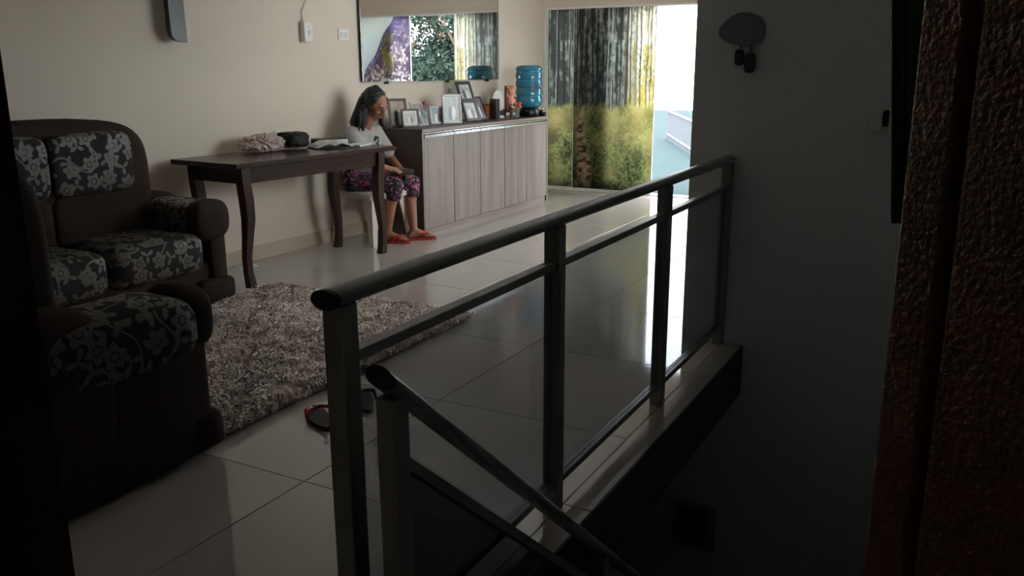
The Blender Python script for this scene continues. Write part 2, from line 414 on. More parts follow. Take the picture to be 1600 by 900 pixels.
# sliding doors of the end wall, glass carrying printed murals
ZT = 1.985
def forest_colors(ya, yb, nu, nv, seed, path=None, bright=None):
    # u: 0 at world Y=ya (left as seen from the room); v: 0 at floor
    u, v = np.meshgrid(np.linspace(ya, yb, nu+1), np.linspace(0, 1, nv+1))
    u = -u  # grows to the right
    uu = u*1.0
    b = np.clip((uu-(-bright))/.25, 0, 1) if bright is not None else np.zeros_like(u)
    gap = .6*fbm(uu*36, v*4, seed)+.4*fbm(uu*26, v*34, seed+1); haze = fbm(uu*3, v*3, seed+2, 2)
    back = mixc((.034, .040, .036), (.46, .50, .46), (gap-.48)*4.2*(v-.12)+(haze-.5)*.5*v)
    lightback = mixc((.62, .50, .13), (1, .97, .82), (gap-.46)*4+v*1.9-.85)
    img = back*(1-b[..., None])+lightback*b[..., None]
    r = np.random.RandomState(seed+5)
    lo, hi = uu.min(), uu.max()
    for layer, (sp, w0, w1, foot) in enumerate(((.020, .0022, .004, .50), (.060, .005, .017, .44))):
        n = int((hi-lo)/sp)
        for k in range(n):
            x = lo+(hi-lo)*(k+r.rand()*.9)/n; wd = w0+(w1-w0)*r.rand()**1.5; lean = (r.rand()-.5)*.05
            c = x+lean*(v-.4)+.003*np.sin(v*18+k)
            dd = np.abs(uu-c)/(wd*(1.15-.4*v))
            m = np.clip(2.2-dd*2.0, 0, 1)*(v > foot)*(1 if layer else .75)
            shade = r.rand()
            tc = np.array((.014, .014, .013))*(1+2.2*shade) if shade < .72 else np.array((.26, .25, .22))
            bb = b[..., None]*(.75 if not layer else .45)
            tcol = tc*(1-bb)+np.array((.26, .19, .09))*bb
            tcol = tcol*(.7+.6*fbm(uu*60, v*90, seed+60+layer, 2))[..., None]
            img = img*(1-m[..., None])+tcol*m[..., None]
    tw = (fbm(uu*70, v*60, seed+9, 2) > .60)*(v > .55)*.55*np.clip(fbm(uu*5, v*8, seed+12, 2)*3-1.2, 0, 1)
    img = img*(1-tw[..., None])+np.array((.03, .035, .025))*tw[..., None]
    # undergrowth
    fine = fbm(uu*55, v*100, seed+30, 3)
    hor = .49+.035*(fbm(uu*5, v*0+1.3, seed+3)-.5)+.05*(fbm(uu*30, v*20, seed+4, 2)-.5)
    gm = np.clip((hor-v)/.03, 0, 1)
    lump = fbm(uu*5, v*10, seed+20, 3)
    gcol = mixc((.024, .036, .016), (.20, .21, .075), (lump-.30)*1.9+(fine-.5)*1.5)
    gcol = mixc(gcol, (.30, .24, .10), (fbm(uu*3, v*5, seed+50, 2)-.55)*2)
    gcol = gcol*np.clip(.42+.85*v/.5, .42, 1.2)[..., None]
    gcol = gcol*(1+.7*b[..., None])+b[..., None]*np.array((.16, .14, .0))*np.clip(v*2.4-.6, 0, 1)[..., None]
    img = img*(1-gm[..., None])+gcol*gm[..., None]
    if path is not None:
        pc = -path+.035*np.sin(v*11+.6)+.10*v; pw = .12*np.maximum(1-v/.52, 0)**1.1+.012+.02*(fbm(uu*20, v*40, seed+41, 2)-.5)
        pm = np.clip((1-np.abs(uu-pc)/np.maximum(pw, .006))*3, 0, 1)*(v < .47)
        pcol = mixc((.05, .028, .018), (.42, .30, .21), fbm(uu*18, v*70, seed+40, 3)*2.2-.75+.5*v)
        img = img*(1-pm[..., None])+pcol*pm[..., None]
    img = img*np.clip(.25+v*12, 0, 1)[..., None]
    return img
def mountain_colors(ya, yb, nu, nv, seed):
    y, v = np.meshgrid(np.linspace(ya, yb, nu+1), np.linspace(0, 1, nv+1))
    ridge = .62+(y-1.70)*.72+.012*np.sin(y*22)
    n1 = fbm(y*8, v*15, seed); n2 = fbm(y*34+v*30, v*60-y*20, seed+8, 3)
    sky = mixc((.72, .86, .97), (1, 1, .98), (v-.55)*2.5+(n1-.5)*.4)
    rock = mixc((.12, .09, .15), (.58, .40, .42), (n1-.32)*1.9+(n2-.5)*1.6); rock = mixc(rock, (1, .92, .92), (n2-.54)*4.5*(n1 > .40))
    rock = mixc(rock, (.20, .15, .34), np.clip(v*4-3.1+(n1-.5), 0, .8))
    edge = np.clip((.07-(ridge-v))/.07, 0, 1)*(v < ridge); rock = mixc(rock, (.12, .16, .36), edge*.8)
    img = np.where((v < ridge)[..., None], rock, sky)
    tr = np.clip(1.6-np.abs(y-2.12-.03*np.sin(v*30))/(.03+.06*n1), 0, 1)*(v < .90)*(n2 > .47)
    img = mixc(img, (.25, .24, .05), tr)
    low = np.clip((.67-v)/.05, 0, 1)*(n2 > .5); img = mixc(img, (.95, .90, .86), low*.8)
    return img
def sliding(name, ya, yb, x, colors, nu, nv, pull=None):
    # leaf between Y=yb..ya at plane x : glass slab, printed film on the room side, slim edge profiles
    t = struct(empty(name, (x, (ya+yb)/2, 0)))
    MB().box(x, x+.008, yb, ya, .03, ZT).build('glass_pane', 'film_backing', t)
    grid_sheet('printed_film', (x-.0015, ya, .03), (x-.0015, yb, .03), (x-.0015, ya, ZT), nu, nv, colors, 'mural_vinyl', t)
    for y in (yb, ya-.006): MB().bev(x-.005, x+.014, y, y+.006, .03, ZT, .002).build('edge_profile', 'white_plastic', t)
    MB().bev(x-.008, x+.018, yb, ya, .012, .034, .002).build('bottom_rail', 'white_plastic', t)
    if pull: MB().bev(x-.03, x-.008, pull-.012, pull+.012, .86, 1.12, .004).build('pull_handle', 'chrome', t)
    return t
smoked('film_backing', (.93, .96, .95)); PASSAGE()
OPEN_L, OPEN_R = 3.15, 2.49
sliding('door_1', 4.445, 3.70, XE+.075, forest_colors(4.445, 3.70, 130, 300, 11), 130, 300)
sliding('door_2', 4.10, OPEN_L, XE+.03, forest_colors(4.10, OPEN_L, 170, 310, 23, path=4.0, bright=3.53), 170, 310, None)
sliding('door_3', OPEN_R, 1.66, XE+.03, mountain_colors(OPEN_R, 1.66, 110, 240, 31), 110, 240)
sliding('door_4', 2.2, 1.40, XE+.075, mountain_colors(2.2, 1.40, 60, 120, 47), 60, 120)
mb = MB().bev(XE+.005, XE+.13, 1.40, 4.445, ZT, 2.01, .003).bev(XE+.005, XE+.13, 1.40, 4.445, 0, .012, .003).bev(XE+.005, XE+.13, 4.43, 4.447, .0, 2.004, .003).bev(XE+.005, XE+.13, 1.398, 1.415, .0, 2.014, .003)
struct(mb.build('trim_1', 'white_plastic'))

# ------------------------------------------------------------------ outside: terrace, fence, trees, a house
struct(MB().box(9.27, 30, -16, 18, -.30, -.06).build('ground_terrace', 'concrete_shaded'))
def fence():
    t = thing('bar_fence', (15, 4.6, -.06), 'pale railing of upright bars seen through the open sliding door', 'fence')
    p0, p1 = Vector((13.6, 3.95, 0)), Vector((17.5, 5.75, 0)); n = 15
    for k in range(n):
        p = p0.lerp(p1, k/(n-1)); MB().box(p.x-.02, p.x+.02, p.y-.02, p.y+.02, -.06, .52).build('bar', 'fence_shaded', t)
    for z in (.04, .50): MB().tube([(p0.x, p0.y, z), (p1.x, p1.y, z)], .025, 8).build('rail', 'fence_shaded', t)
fence()
def tree(loc, h, r, seed, label):
    rr = random.Random(seed); t = thing('street_tree', loc, label, 'tree', 'trees outside')
    x, y, z = loc
    tr = MB().tube([(x, y, z), (x+.05, y, z+h*.3), (x-.03, y+.04, z+h*.62)], [.13, .10, .05], 8)
    for k in range(6):
        a = k*1.1; tr.tube([(x, y, z+h*(.28+.05*k)), (x+r*.6*math.cos(a), y+r*.6*math.sin(a), z+h*(.5+.06*k))], [.045, .015], 6)
    tr.build('trunk', 'bark', t, True)
    mb = MB(); cl = [(Vector((rr.gauss(0, .45)*r, rr.gauss(0, .45)*r, h*(.35+.6*rr.random()))), .25+.35*rr.random()) for _ in range(26)]
    for k in range(7000):
        c, s = rr.choice(cl); p = Vector(loc)+c+Vector((rr.gauss(0, 1), rr.gauss(0, 1), rr.gauss(0, .8)))*s*.6*r/1.6
        a = Vector((rr.gauss(0, 1), rr.gauss(0, 1), rr.gauss(0, 1))).normalized(); b = a.orthogonal().normalized(); L = .065
        mb.add([p-a*L, p+b*L*.45, p+a*L, p-b*L*.45], [(0, 1, 2, 3)])
    o = mb.build('foliage', 'tree_leaf', t); o['kind'] = 'stuff'
tree((16.6, -2.5, -.06), 4.6, 1.5, 3, 'tree standing outside nearest the mountain mural, seen in the wall mirror')
tree((19.9, -6.3, -.06), 5.4, 2.1, 4, 'taller tree standing outside behind the other trees, seen in the wall mirror')
tree((14.6, -.5, -.06), 3.4, 1.0, 5, 'low tree outside nearest the open doorway, seen in the wall mirror')
def house():
    t = thing('pale_house', (24, -4, -.06), 'pale low house beyond the trees, seen in the wall mirror', 'house')
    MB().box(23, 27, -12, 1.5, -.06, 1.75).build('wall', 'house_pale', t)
    MB().prism([(22.7, 1.75), (27.3, 1.75), (25, 2.2)], -12.2, 1.7, 'xz').build('roof', 'fence_shaded', t)
    for y in (-9, -6.6, -4.2, -1.8, .2):
        f = MB().bev(22.95, 23.02, y-.5, y+.5, .6, 1.4, .01).build('window', 'fence_shaded', t)
        MB().box(22.93, 22.96, y-.44, y+.44, .66, 1.34).build('pane', 'house_pane', f)
house()

# ------------------------------------------------------------------ stair guard railing
def guard_railing():
    t = thing('guard_railing', (2.7, 1.08, 0), 'long dark metal guard railing with smoked glass panels along the stair edge', 'railing')
    ya, yb = 1.045, 1.095; ym = (ya+yb)/2
    for k, (x0, x1, z) in enumerate(((1.255, 1.305, .91), (2.232, 2.282, .91), (3.231, 3.281, .91), (4.172, 4.212, .91))):
        MB().bev(x0, x1, ya, yb, .0, z, .004).build('post', 'rail_metal', t)
    # flattened oval handrail with a black cap at its open end
    prof = [(.032*math.cos(a), .0195*math.sin(a)) for a in [2*math.pi*k/20 for k in range(20)]]
    hz = .925
    MB().prism([(ym+a, hz+b) for a, b in prof], 1.245, 4.212, 'yz').build('handrail', 'rail_metal', t, 'auto')
    MB().prism([(ym+a*1.02, hz+b*1.05) for a, b in prof], 1.234, 1.246, 'yz').build('end_cap', 'rail_black', t, 'auto')
    for x0, x1 in ((1.305, 2.232), (2.282, 3.231), (3.281, 4.172)):
        MB().bev(x0, x1, ya+.008, yb-.008, .782, .806, .003).build('upper_bar', 'rail_metal', t)
        MB().bev(x0, x1, ya+.008, yb-.008, .081, .104, .003).build('lower_bar', 'rail_metal', t)
        MB().box(x0+.001, x1-.001, ym-.004, ym+.004, .104, .782).build('glass_panel', 'smoked_glass', t)
guard_railing()
def stair_railing():
    t = thing('stair_railing', (1.2, .9, -.2), 'dark metal stair railing sloping down beside the long guard railing', 'railing')
    y = .90; sl = -.85; x0, z0 = 1.19, .806
    def zz(x): return z0+sl*(x-x0)
    for xp in (1.186, 2.225, 3.25):
        MB().bev(xp, xp+.045, y-.022, y+.022, zz(xp)-1.06, zz(xp+.02)-.02, .004).build('post', 'rail_metal', t)
    prof = [(.030*math.cos(a), .0165*math.sin(a)) for a in [2*math.pi*k/18 for k in range(18)]]
    def slanted(xa, xb, name, m):
        vs = []; n = len(prof)
        for x in (xa, xb):
            for a, b in prof: vs.append((x-b*.0, y+a, zz(x)+b*1.3))
        fs = [tuple(range(n)), tuple(range(2*n-1, n-1, -1))]+[(i, (i+1) % n, (i+1) % n+n, i+n) for i in range(n)]
        MB().add(vs, fs).build(name, m, t, 'auto')
    slanted(1.182, 3.6, 'handrail', 'rail_metal'); slanted(1.172, 1.183, 'end_cap', 'rail_black')
    for xa, xb in ((1.231, 2.225), (2.27, 3.25)):
        for off, nm in ((-.152, 'upper_bar'), (-.86, 'lower_bar')):
            MB().prism([(xa, zz(xa)+off), (xb, zz(xb)+off), (xb, zz(xb)+off+.028), (xa, zz(xa)+off+.028)], y-.016, y+.016).build(nm, 'rail_metal', t)
        MB().prism([(xa, zz(xa)-.835), (xb, zz(xb)-.835), (xb, zz(xb)-.15), (xa, zz(xa)-.15)], y-.004, y+.004).build('glass_panel', 'stair_glass', t)
stair_railing()

# ------------------------------------------------------------------ sofas
def sofa(t, W, D, n, a=.26, top=1.10):
    # local frame: x along the width, y=0 front .. D back; the Empty t places it
    def put(mb, name, m, uv=False, parent=None, smooth=True):
        o = mb.build(name, m, None, smooth, uv); o.parent = parent or t; return o
    put(MB().bev(.03, W-.03, .05, D-.02, .03, .27, .03), 'base', 'sofa_brown', smooth='auto')
    def lean(p): return Vector((p.x, p.y+.06*(p.z+.5)*(p.z > -.3), p.z))
    put(MB().cushion((W/2, D-.17, (top+.12)/2), (W/2-a*.5-.05, .165, (top-.12)/2), (.36, .22), 44, 24), 'back', 'sofa_brown')
    iw = (W-2*a)/n
    for k in range(n):
        xc = a+iw*(k+.5)
        bxc = W/2+(k-(n-1)/2)*iw*.90
        put(MB().cushion((bxc, D-.325, .865), (iw*.45-.003, .055, .165), (.34, .22)), 'back_cushion', 'sofa_floral', True)
        put(MB().cushion((bxc, D-.31, .57), (iw*.45, .05, .16), (.5, .3)), 'lumbar_cushion', 'sofa_brown')
        ext = .07 if k in (0, n-1) else 0; sh = (-.035 if k == 0 else .035 if k == n-1 else 0)
        put(MB().cushion((xc+sh, .27, .345), (iw*.5+ext/2-.003, .285, .125), (.42, .25), 36, 18), 'seat_cushion', 'sofa_floral', True)
    for sgn, xc in ((-1, a*.5), (1, W-a*.5)):
        put(MB().bev(xc-a*.42 if sgn < 0 else xc-a*.05, xc+a*.05 if sgn < 0 else xc+a*.42, .02, D-.06, .02, .46, .03), 'arm_panel', 'sofa_brown', smooth='auto')
        put(MB().cushion((xc+sgn*.0, D*.46, .50), (a*.56, D*.40, .125), (.62, .35), 32, 18), 'arm_pad', 'sofa_floral', True)
        put(MB().cushion((xc+sgn*.0, .045, .515), (a*.50, .065, .118), (.7, .5), 28, 16), 'arm_roll', 'sofa_brown')
        put(MB().cushion((xc+sgn*.0, D-.20, .40), (a*.50, .17, .25), (.5, .4), 28, 16), 'wing', 'sofa_brown')
        for yy in (.06, D-.12): put(MB().bev(xc-.05, xc+.05, yy-.04, yy+.04, 0, .05, .008), 'foot', 'black_plastic', smooth='auto')
        put(MB().cushion((xc, .05, .10), (a*.5, .07, .07), (.4, .4), 20, 12), 'arm_plinth', 'sofa_brown')
s1 = thing('sofa', (3.665-2.20, 3.85, 0), 'dark brown three-seat sofa with silver floral cushions against the back wall', 'sofa')
sofa(s1, 2.20, .72, 3)
s2 = thing('sofa', (2.08, 2.30, 0), 'dark brown floral two-seat sofa nearest the camera, seen from its arm end', 'sofa', rz=math.pi/2)
sofa(s2, 1.36, .76, 2)

# ------------------------------------------------------------------ shaggy rug
def rug():
    x0, x1, y0, y1 = 2.06, 4.0, 2.40, 3.86
    t = thing('shaggy_rug', ((x0+x1)/2, (y0+y1)/2, 0), 'thick shaggy grey brown rug on the tiles in front of the sofas', 'rug')
    MB().bev(x0+.02, x1-.02, y0+.02, y1-.02, .0005, .014, .005).build('backing', 'rug_base', t)
    r = np.random.RandomState(4); n = 52000
    bx = r.uniform(x0, x1, n); by = r.uniform(y0, y1, n)
    # ragged outline
    cl = (r.rand(n)*.5+fbm(bx*3, by*3, 5))
    ang = fbm(bx*9, by*9, 8, 2)*14+r.randn(n)*.8; Ln = .030+.022*r.rand(n); wd = .0034+.0026*r.rand(n)
    out = .55+.5*r.rand(n)
    dx, dy = np.cos(ang), np.sin(ang)
    px, py = -dy, dx
    base = np.stack([bx, by, np.full(n, .010)], 1)
    hgt = .022+.020*r.rand(n)
    mid = base+np.stack([dx*Ln*.45*out, dy*Ln*.45*out, hgt], 1)
    tip = base+np.stack([dx*Ln*1.1*out, dy*Ln*1.1*out, hgt*(.55+.5*r.rand(n))], 1)
    P = np.stack([px, py, np.zeros(n)], 1)*wd[:, None]
    V = np.stack([base-P, base+P, mid+P, mid-P, tip], 1).reshape(-1, 3)
    i = np.arange(n)*5
    loops = np.stack([i, i+1, i+2, i+3, i+3, i+2, i+4], 1).reshape(-1)
    starts = np.stack([np.arange(n)*7, np.arange(n)*7+4], 1).reshape(-1)
    me = bpy.data.meshes.new('pile'); me.vertices.add(len(V)); me.vertices.foreach_set('co', V.reshape(-1))
    me.loops.add(len(loops)); me.loops.foreach_set('vertex_index', loops)
    me.polygons.add(len(starts)); me.polygons.foreach_set('loop_start', starts); me.update(calc_edges=True)
    shade = np.where(r.rand(n) < .5, 1.15, .62)*(.7+.6*r.rand(n)); shade = shade*(.6+.8*fbm(bx*5, by*5, 14))
    col = np.ones((n, 5, 4)); col[..., 0] = (shade*1.0)[:, None]; col[..., 1] = (shade*.88)[:, None]; col[..., 2] = (shade*.84)[:, None]
    ca = me.color_attributes.new('Col', 'FLOAT_COLOR', 'POINT'); ca.data.foreach_set('color', col.reshape(-1))
    me.materials.append(MATS['pile_yarn']); o = bpy.data.objects.new('pile', me); C.objects.link(o); adopt(o, t); o['kind'] = 'stuff'
rug()

# ------------------------------------------------------------------ flip flops
def flipflop(name, loc, ang, label, group, sole, strap, parent=None, L=.25, worn=0):
    t = parent or thing(name, loc, label, 'sandal', group)
    M = Matrix.Translation(Vector(loc)) @ Matrix.Rotation(ang, 4, 'Z')
    out = []
    for k in range(28):
        a = 2*math.pi*k/28; u = math.cos(a); wv = .047-.009*math.cos(a+.6)*(-1)
        out.append((u*L/2, math.sin(a)*(.042+.009*u)-.004*math.cos(2*a)))
    mb = MB(); n = len(out)
    vs = [M @ Vector((a, b, z)) for z in (.001, .019) for a, b in out]
    mb.add(vs, [tuple(range(n-1, -1, -1)), tuple(range(n, 2*n))]+[(i, (i+1) % n, (i+1) % n+n, i+n) for i in range(n)])
    mb.build('sole', sole, t, 'auto')
    toe = Vector((L*.30, .0, .022)); mb = MB(); hgt = .05+worn
    for sgn in (-1, 1):
        mb.tube([M @ toe, M @ Vector((L*.20, sgn*.020, hgt*.8)), M @ Vector((L*.06, sgn*.046, hgt*.9)), M @ Vector((-L*.10, sgn*.049, .016))], [.004, .008, .009, .006], 8)
    mb.build('strap', strap, t, True)
    return t
flipflop('flip_flop', (2.47, 2.20, 0), .95, 'dark flip flop with red strap left of the first railing post', 'loose flip flops by the rug', 'flipflop_dark', 'flipflop_red')
flipflop('flip_flop', (2.70, 2.155, 0), .8, 'dark flip flop seen between the two railing end posts', 'loose flip flops by the rug', 'flipflop_dark', 'flipflop_dark')

# ------------------------------------------------------------------ table and what lies on it
def table():
    rz = math.radians(-4)
    t = thing('dining_table', (3.835, 3.945, 0), 'dark polished wooden dining table with curved legs against the wall', 'table', rz=rz)
    def put(mb, name, m, smooth=False):
        o = mb.build(name, m, None, smooth); o.parent = t; return o
    Lx, Ly, H = 1.51, .62, .80
    put(MB().bev(0, Lx, 0, Ly, H-.032, H, .006), 'table_top', 'table_wood')
    ap = .105
    for nm, b in (('front_apron', (.12, Lx-.12, .075, .097)), ('rear_apron', (.12, Lx-.12, Ly-.097, Ly-.075)), ('side_apron', (.105, .127, .1, Ly-.1)), ('side_apron', (Lx-.127, Lx-.105, .1, Ly-.1))):
        put(MB().box(b[0], b[1], b[2], b[3], H-.032-ap, H-.032), nm, 'table_wood')
    for lx, sx in ((.115, -1), (Lx-.115, 1)):
        for ly in (.085, Ly-.085):
            # cabriole-like sweep in the x direction: knee out, shank in, foot out
            prof = []
            mb = MB(); zs = [H-.032, .66, .56, .44, .32, .20, .10, .0]; off = [0, .004, .016, .020, .004, -.014, -.012, .006]; hw = [.032, .032, .033, .031, .026, .022, .022, .027]
            vs = []; fs = []
            for z, o_, h_ in zip(zs, off, hw):
                c = lx-sx*o_*-1*(-1)
                vs += [(c-h_, ly-h_, z), (c+h_, ly-h_, z), (c+h_, ly+h_, z), (c-h_, ly+h_, z)]
            for i in range(len(zs)-1):
                for j in range(4): fs.append((i*4+j, i*4+(j+1) % 4, (i+1)*4+(j+1) % 4, (i+1)*4+j))
            fs += [(0, 1, 2, 3), tuple(len(vs)-4+j for j in (3, 2, 1, 0))]
            mb.add(vs, fs); o = put(mb, 'leg', 'table_leg_wood', 'auto')
table()
TT = .801
def crumple(c, h, seed, amp, name, m, label, cat, e=(.7, .8), sharp=False):
    rr = random.Random(seed); ph = [(rr.uniform(25, 130), rr.uniform(25, 130), rr.uniform(25, 130), rr.uniform(0, 6)) for _ in range(9)]
    def wp(p):
        n = sum(abs(math.sin(p.x*a+p.y*b2+p.z*c2+d))-.6 for a, b2, c2, d in ph)/3
        k = 1+amp*n
        return Vector((p.x*k, p.y*k, max(-h[2], p.z*(1+amp*1.8*n))))
    return tag(MB().cushion(c, h, e, 44, 24, warp=wp).build(name, m, None, False if sharp else 'auto'), label, cat)
crumple((4.54, 4.40, TT+.055), (.14, .10, .05), 3, .42, 'plastic_bag', 'milky_plastic', 'crumpled pinkish white plastic bag at the left of the things on the table', 'bag', (.8, .8), True)
crumple((4.815, 4.385, TT+.062), (.10, .10, .052), 9, .12, 'soft_pouch', 'black_fabric', 'soft black pouch on the table beside the plastic bag', 'pouch', (.5, .5))
def open_notebook():
    t = thing('notebook', (5.0, 4.18, TT), 'open paper notebook with curled pages lying on the dark table', 'notebook', rz=-.5)
    def put(mb, nm, m):
        o = mb.build(nm, m, None, 'auto'); o.parent = t
    put(MB().bev(-.15, .15, -.09, .09, 0, .006, .001), 'cover', 'book_black')
    for s in (-1, 1):
        for k in range(3):
            pts = [(s*x, .010+.006*k+.028*math.exp(-((x-.05)/.05)**2)) for x in (.004, .02, .04, .06, .09, .12, .145-.01*k)]
            poly = pts+[(x, z-.004) for x, z in reversed(pts)]
            put(MB().prism(poly, -.085, .085), 'page_block', 'paper_white')
open_notebook()
def book(loc, rz, sx, sy, sz, label, cover='book_black'):
    t = thing('book', loc, label, 'book', rz=rz)
    def put(mb, nm, m):
        o = mb.build(nm, m, None); o.parent = t
    put(MB().box(-sx/2+.004, sx/2-.003, -sy/2+.004, sy/2-.004, .004, sz-.004), 'pages', 'paper_white')
    put(MB().bev(-sx/2, sx/2, -sy/2, sy/2, 0, .004, .001).bev(-sx/2, sx/2, -sy/2, sy/2, sz-.004, sz, .001).bev(-sx/2, -sx/2+.005, -sy/2, sy/2, .0, sz, .001), 'cover', cover)
book((5.215, 4.37, TT), -.35, .23, .16, .045, 'thick black covered book at the right of the table beside the woman')
book((5.225, 4.11, TT), .2, .20, .13, .012, 'thin pale booklet lying in front of the open notebook', 'paper_white')
tag(MB().add([(4.29, 4.45, .001), (4.43, 4.40, .001), (4.47, 4.52, .001), (4.33, 4.57, .001), (4.29, 4.45, .003), (4.43, 4.40, .004), (4.47, 4.52, .012), (4.33, 4.57, .003)],
   [(0, 3, 2, 1), (4, 5, 6, 7), (0, 1, 5, 4), (1, 2, 6, 5), (2, 3, 7, 6), (3, 0, 4, 7)]).build('paper_sheet', 'paper_blue'), 'pale blue paper lying on the floor by the table leg', 'paper')

# ------------------------------------------------------------------ sideboard
SX0, SX1, SYF, SYB, SZ = 5.933, 8.258, 4.01, 4.47, .879
def sideboard():
    t = thing('sideboard', ((SX0+SX1)/2, 4.3, 0), 'long grey wood sideboard with five doors under the mirror', 'sideboard')
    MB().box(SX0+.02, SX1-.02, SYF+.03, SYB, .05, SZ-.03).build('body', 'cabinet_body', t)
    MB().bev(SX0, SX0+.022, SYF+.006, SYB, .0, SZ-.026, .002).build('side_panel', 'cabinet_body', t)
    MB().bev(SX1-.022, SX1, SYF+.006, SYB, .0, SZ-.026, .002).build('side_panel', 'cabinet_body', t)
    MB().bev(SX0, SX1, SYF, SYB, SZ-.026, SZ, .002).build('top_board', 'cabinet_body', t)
    MB().box(SX0, SX1, SYF-.002, SYF+.001, SZ-.026, SZ-.001).box(SX0, SX0+.02, SYF+.003, SYF+.007, .0, SZ-.026).box(SX1-.02, SX1, SYF+.003, SYF+.007, .0, SZ-.026).build('edge_band', 'cabinet_edge', t)
    MB().box(SX0+.02, SX1-.02, SYF+.02, SYF+.05, .0, .06).build('plinth', 'cabinet_edge', t)
    n = 5; w_ = (SX1-SX0-.044)/n
    for k in range(n):
        x0 = SX0+.022+w_*k+.005; x1 = x0+w_-.010
        d = MB().bev(x0, x1, SYF+.004, SYF+.022, .055, SZ-.072, .002).build('door', 'cabinet_front', t)
        MB().bev(x0, x1, SYF-.008, SYF+.022, SZ-.071, SZ-.060, .002).bev(x0, x1, SYF-.004, SYF+.004, SZ-.071, SZ-.050, .002).bev(x0, x1, SYF+.006, SYF+.022, SZ-.044, SZ-.032, .002).build('handle_profile', 'aluminium', d)
sideboard()

# ------------------------------------------------------------------ mirror, wall fittings
def mirror():
    t = thing('wall_mirror', (6.935, YW-.03, 1.25), 'wide frameless wall mirror above the sideboard reflecting the murals', 'mirror')
    m, nt, b = nodes('mirror_glass'); b.inputs['Metallic'].default_value = 1; b.inputs['Roughness'].default_value = 0; b.inputs['Base Color'].default_value = (.93, .95, .94, 1)
    def put(mb, nm, m_):
        o = mb.build(nm, m_, None); o.parent = t; return o
    hw = 1.085; h = 1.05
    put(MB().bev(-hw, hw, -.003, .003, .0, h, .0025), 'mirror_pane', 'mirror_glass')
    put(MB().box(-hw+.005, hw-.005, .003, .014, .005, h-.005), 'backing', 'black_plastic')
    for s, x in ((0, -hw), (1, hw-.016)):
        put(MB().bev(x, x+.016, -.0045, -.0032, .0, h, .0006), 'bevel_strip', 'chrome')
    for x in (-.76, .16, .87):
        put(MB().bev(x-.012, x+.012, -.008, .03, -.018, .008, .003), 'clip', 'black_plastic')
    on_wall(t)
mirror()
def plate(name, x, z, sx, sz, label, cat, keys=2, dx=.0):
    t = thing(name, (x, YW, z), label, cat)
    MB().bev(x-sx/2, x+sx/2, YW-.010, YW+.001, z-sz/2, z+sz/2, .003).build('face_plate', 'white_plastic', t)
    for k in range(keys):
        xx = x+(k-(keys-1)/2)*sx*.45
        MB().bev(xx-.012, xx+.012, YW-.016, YW-.009, z-sz*.25, z+sz*.25, .003).build('rocker', 'white_plastic', t)
        MB().bev(xx+.013, xx+.017, YW-.013, YW-.009, z-sz*.22, z+sz*.22, .001).build('rocker_gap', 'black_plastic', t)
    on_wall(t)
plate('light_switch', 5.67, 1.62, .12, .085, 'white double light switch left of the mirror', 'switch')
def outlet(x, z, label):
    t = thing('wall_outlet', (x, YW, z), label, 'outlet')
    MB().bev(x-.045, x+.045, YW-.010, YW+.001, z-.06, z+.06, .003).build('face_plate', 'white_plastic', t)
    MB().bev(x-.02, x+.02, YW-.03, YW-.009, z-.025, z+.02, .006).build('plug', 'white_plastic', t)
    on_wall(t)
outlet(7.145, 1.158, 'white wall outlet with a plug below the mirror beside the tall frame')
def alarm():
    x, z = 5.225, 1.625
    t = thing('wall_charger', (x, YW, z), 'small white plastic device with a cord high on the wall', 'charger')
    MB().bev(x-.045, x+.045, YW-.055, YW+.001, z-.075, z+.075, .012).build('case', 'white_plastic', t, 'auto')
    MB().bev(x-.010, x+.012, YW-.058, YW-.054, z-.022, z+.012, .002).build('button', 'frame_grey', t)
    MB().bev(x-.008, x+.004, YW-.058, YW-.054, z+.035, z+.045, .001).build('lamp', 'frame_grey', t)
    MB().tube([(x-.01, YW-.012, z+.07), (x-.02, YW-.01, z+.14), (x+.03, YW-.01, z+.22), (x+.09, YW-.01, z+.34), (x+.10, YW-.01, z+.55), (x+.08, YW-.01, ZC-.01)], .004, 6).build('cord', 'frame_grey', t, True)
    on_wall(t)
alarm()
def wall_speaker():
    t = thing('wall_speaker', (3.99, YW, 1.5), 'narrow black hanging unit high on the wall above the sofa', 'speaker')
    x0, x1, z0 = 3.935, 4.062, 1.525
    poly = [(x0, 2.3), (x0+.008, z0+.07), (x0+.016, z0+.03), (x0+.04, z0+.008), (x0+.07, z0), (x1, z0-.004), (x1-.012, 2.3)]
    MB().prism(poly, YW-.10, YW-.06).build('case', 'black_plastic', t, 'auto')
    MB().box(x0+.04, x1-.04, YW-.06, YW+.001, 1.9, 2.0).build('bracket', 'black_plastic', t)
    on_wall(t)
wall_speaker()

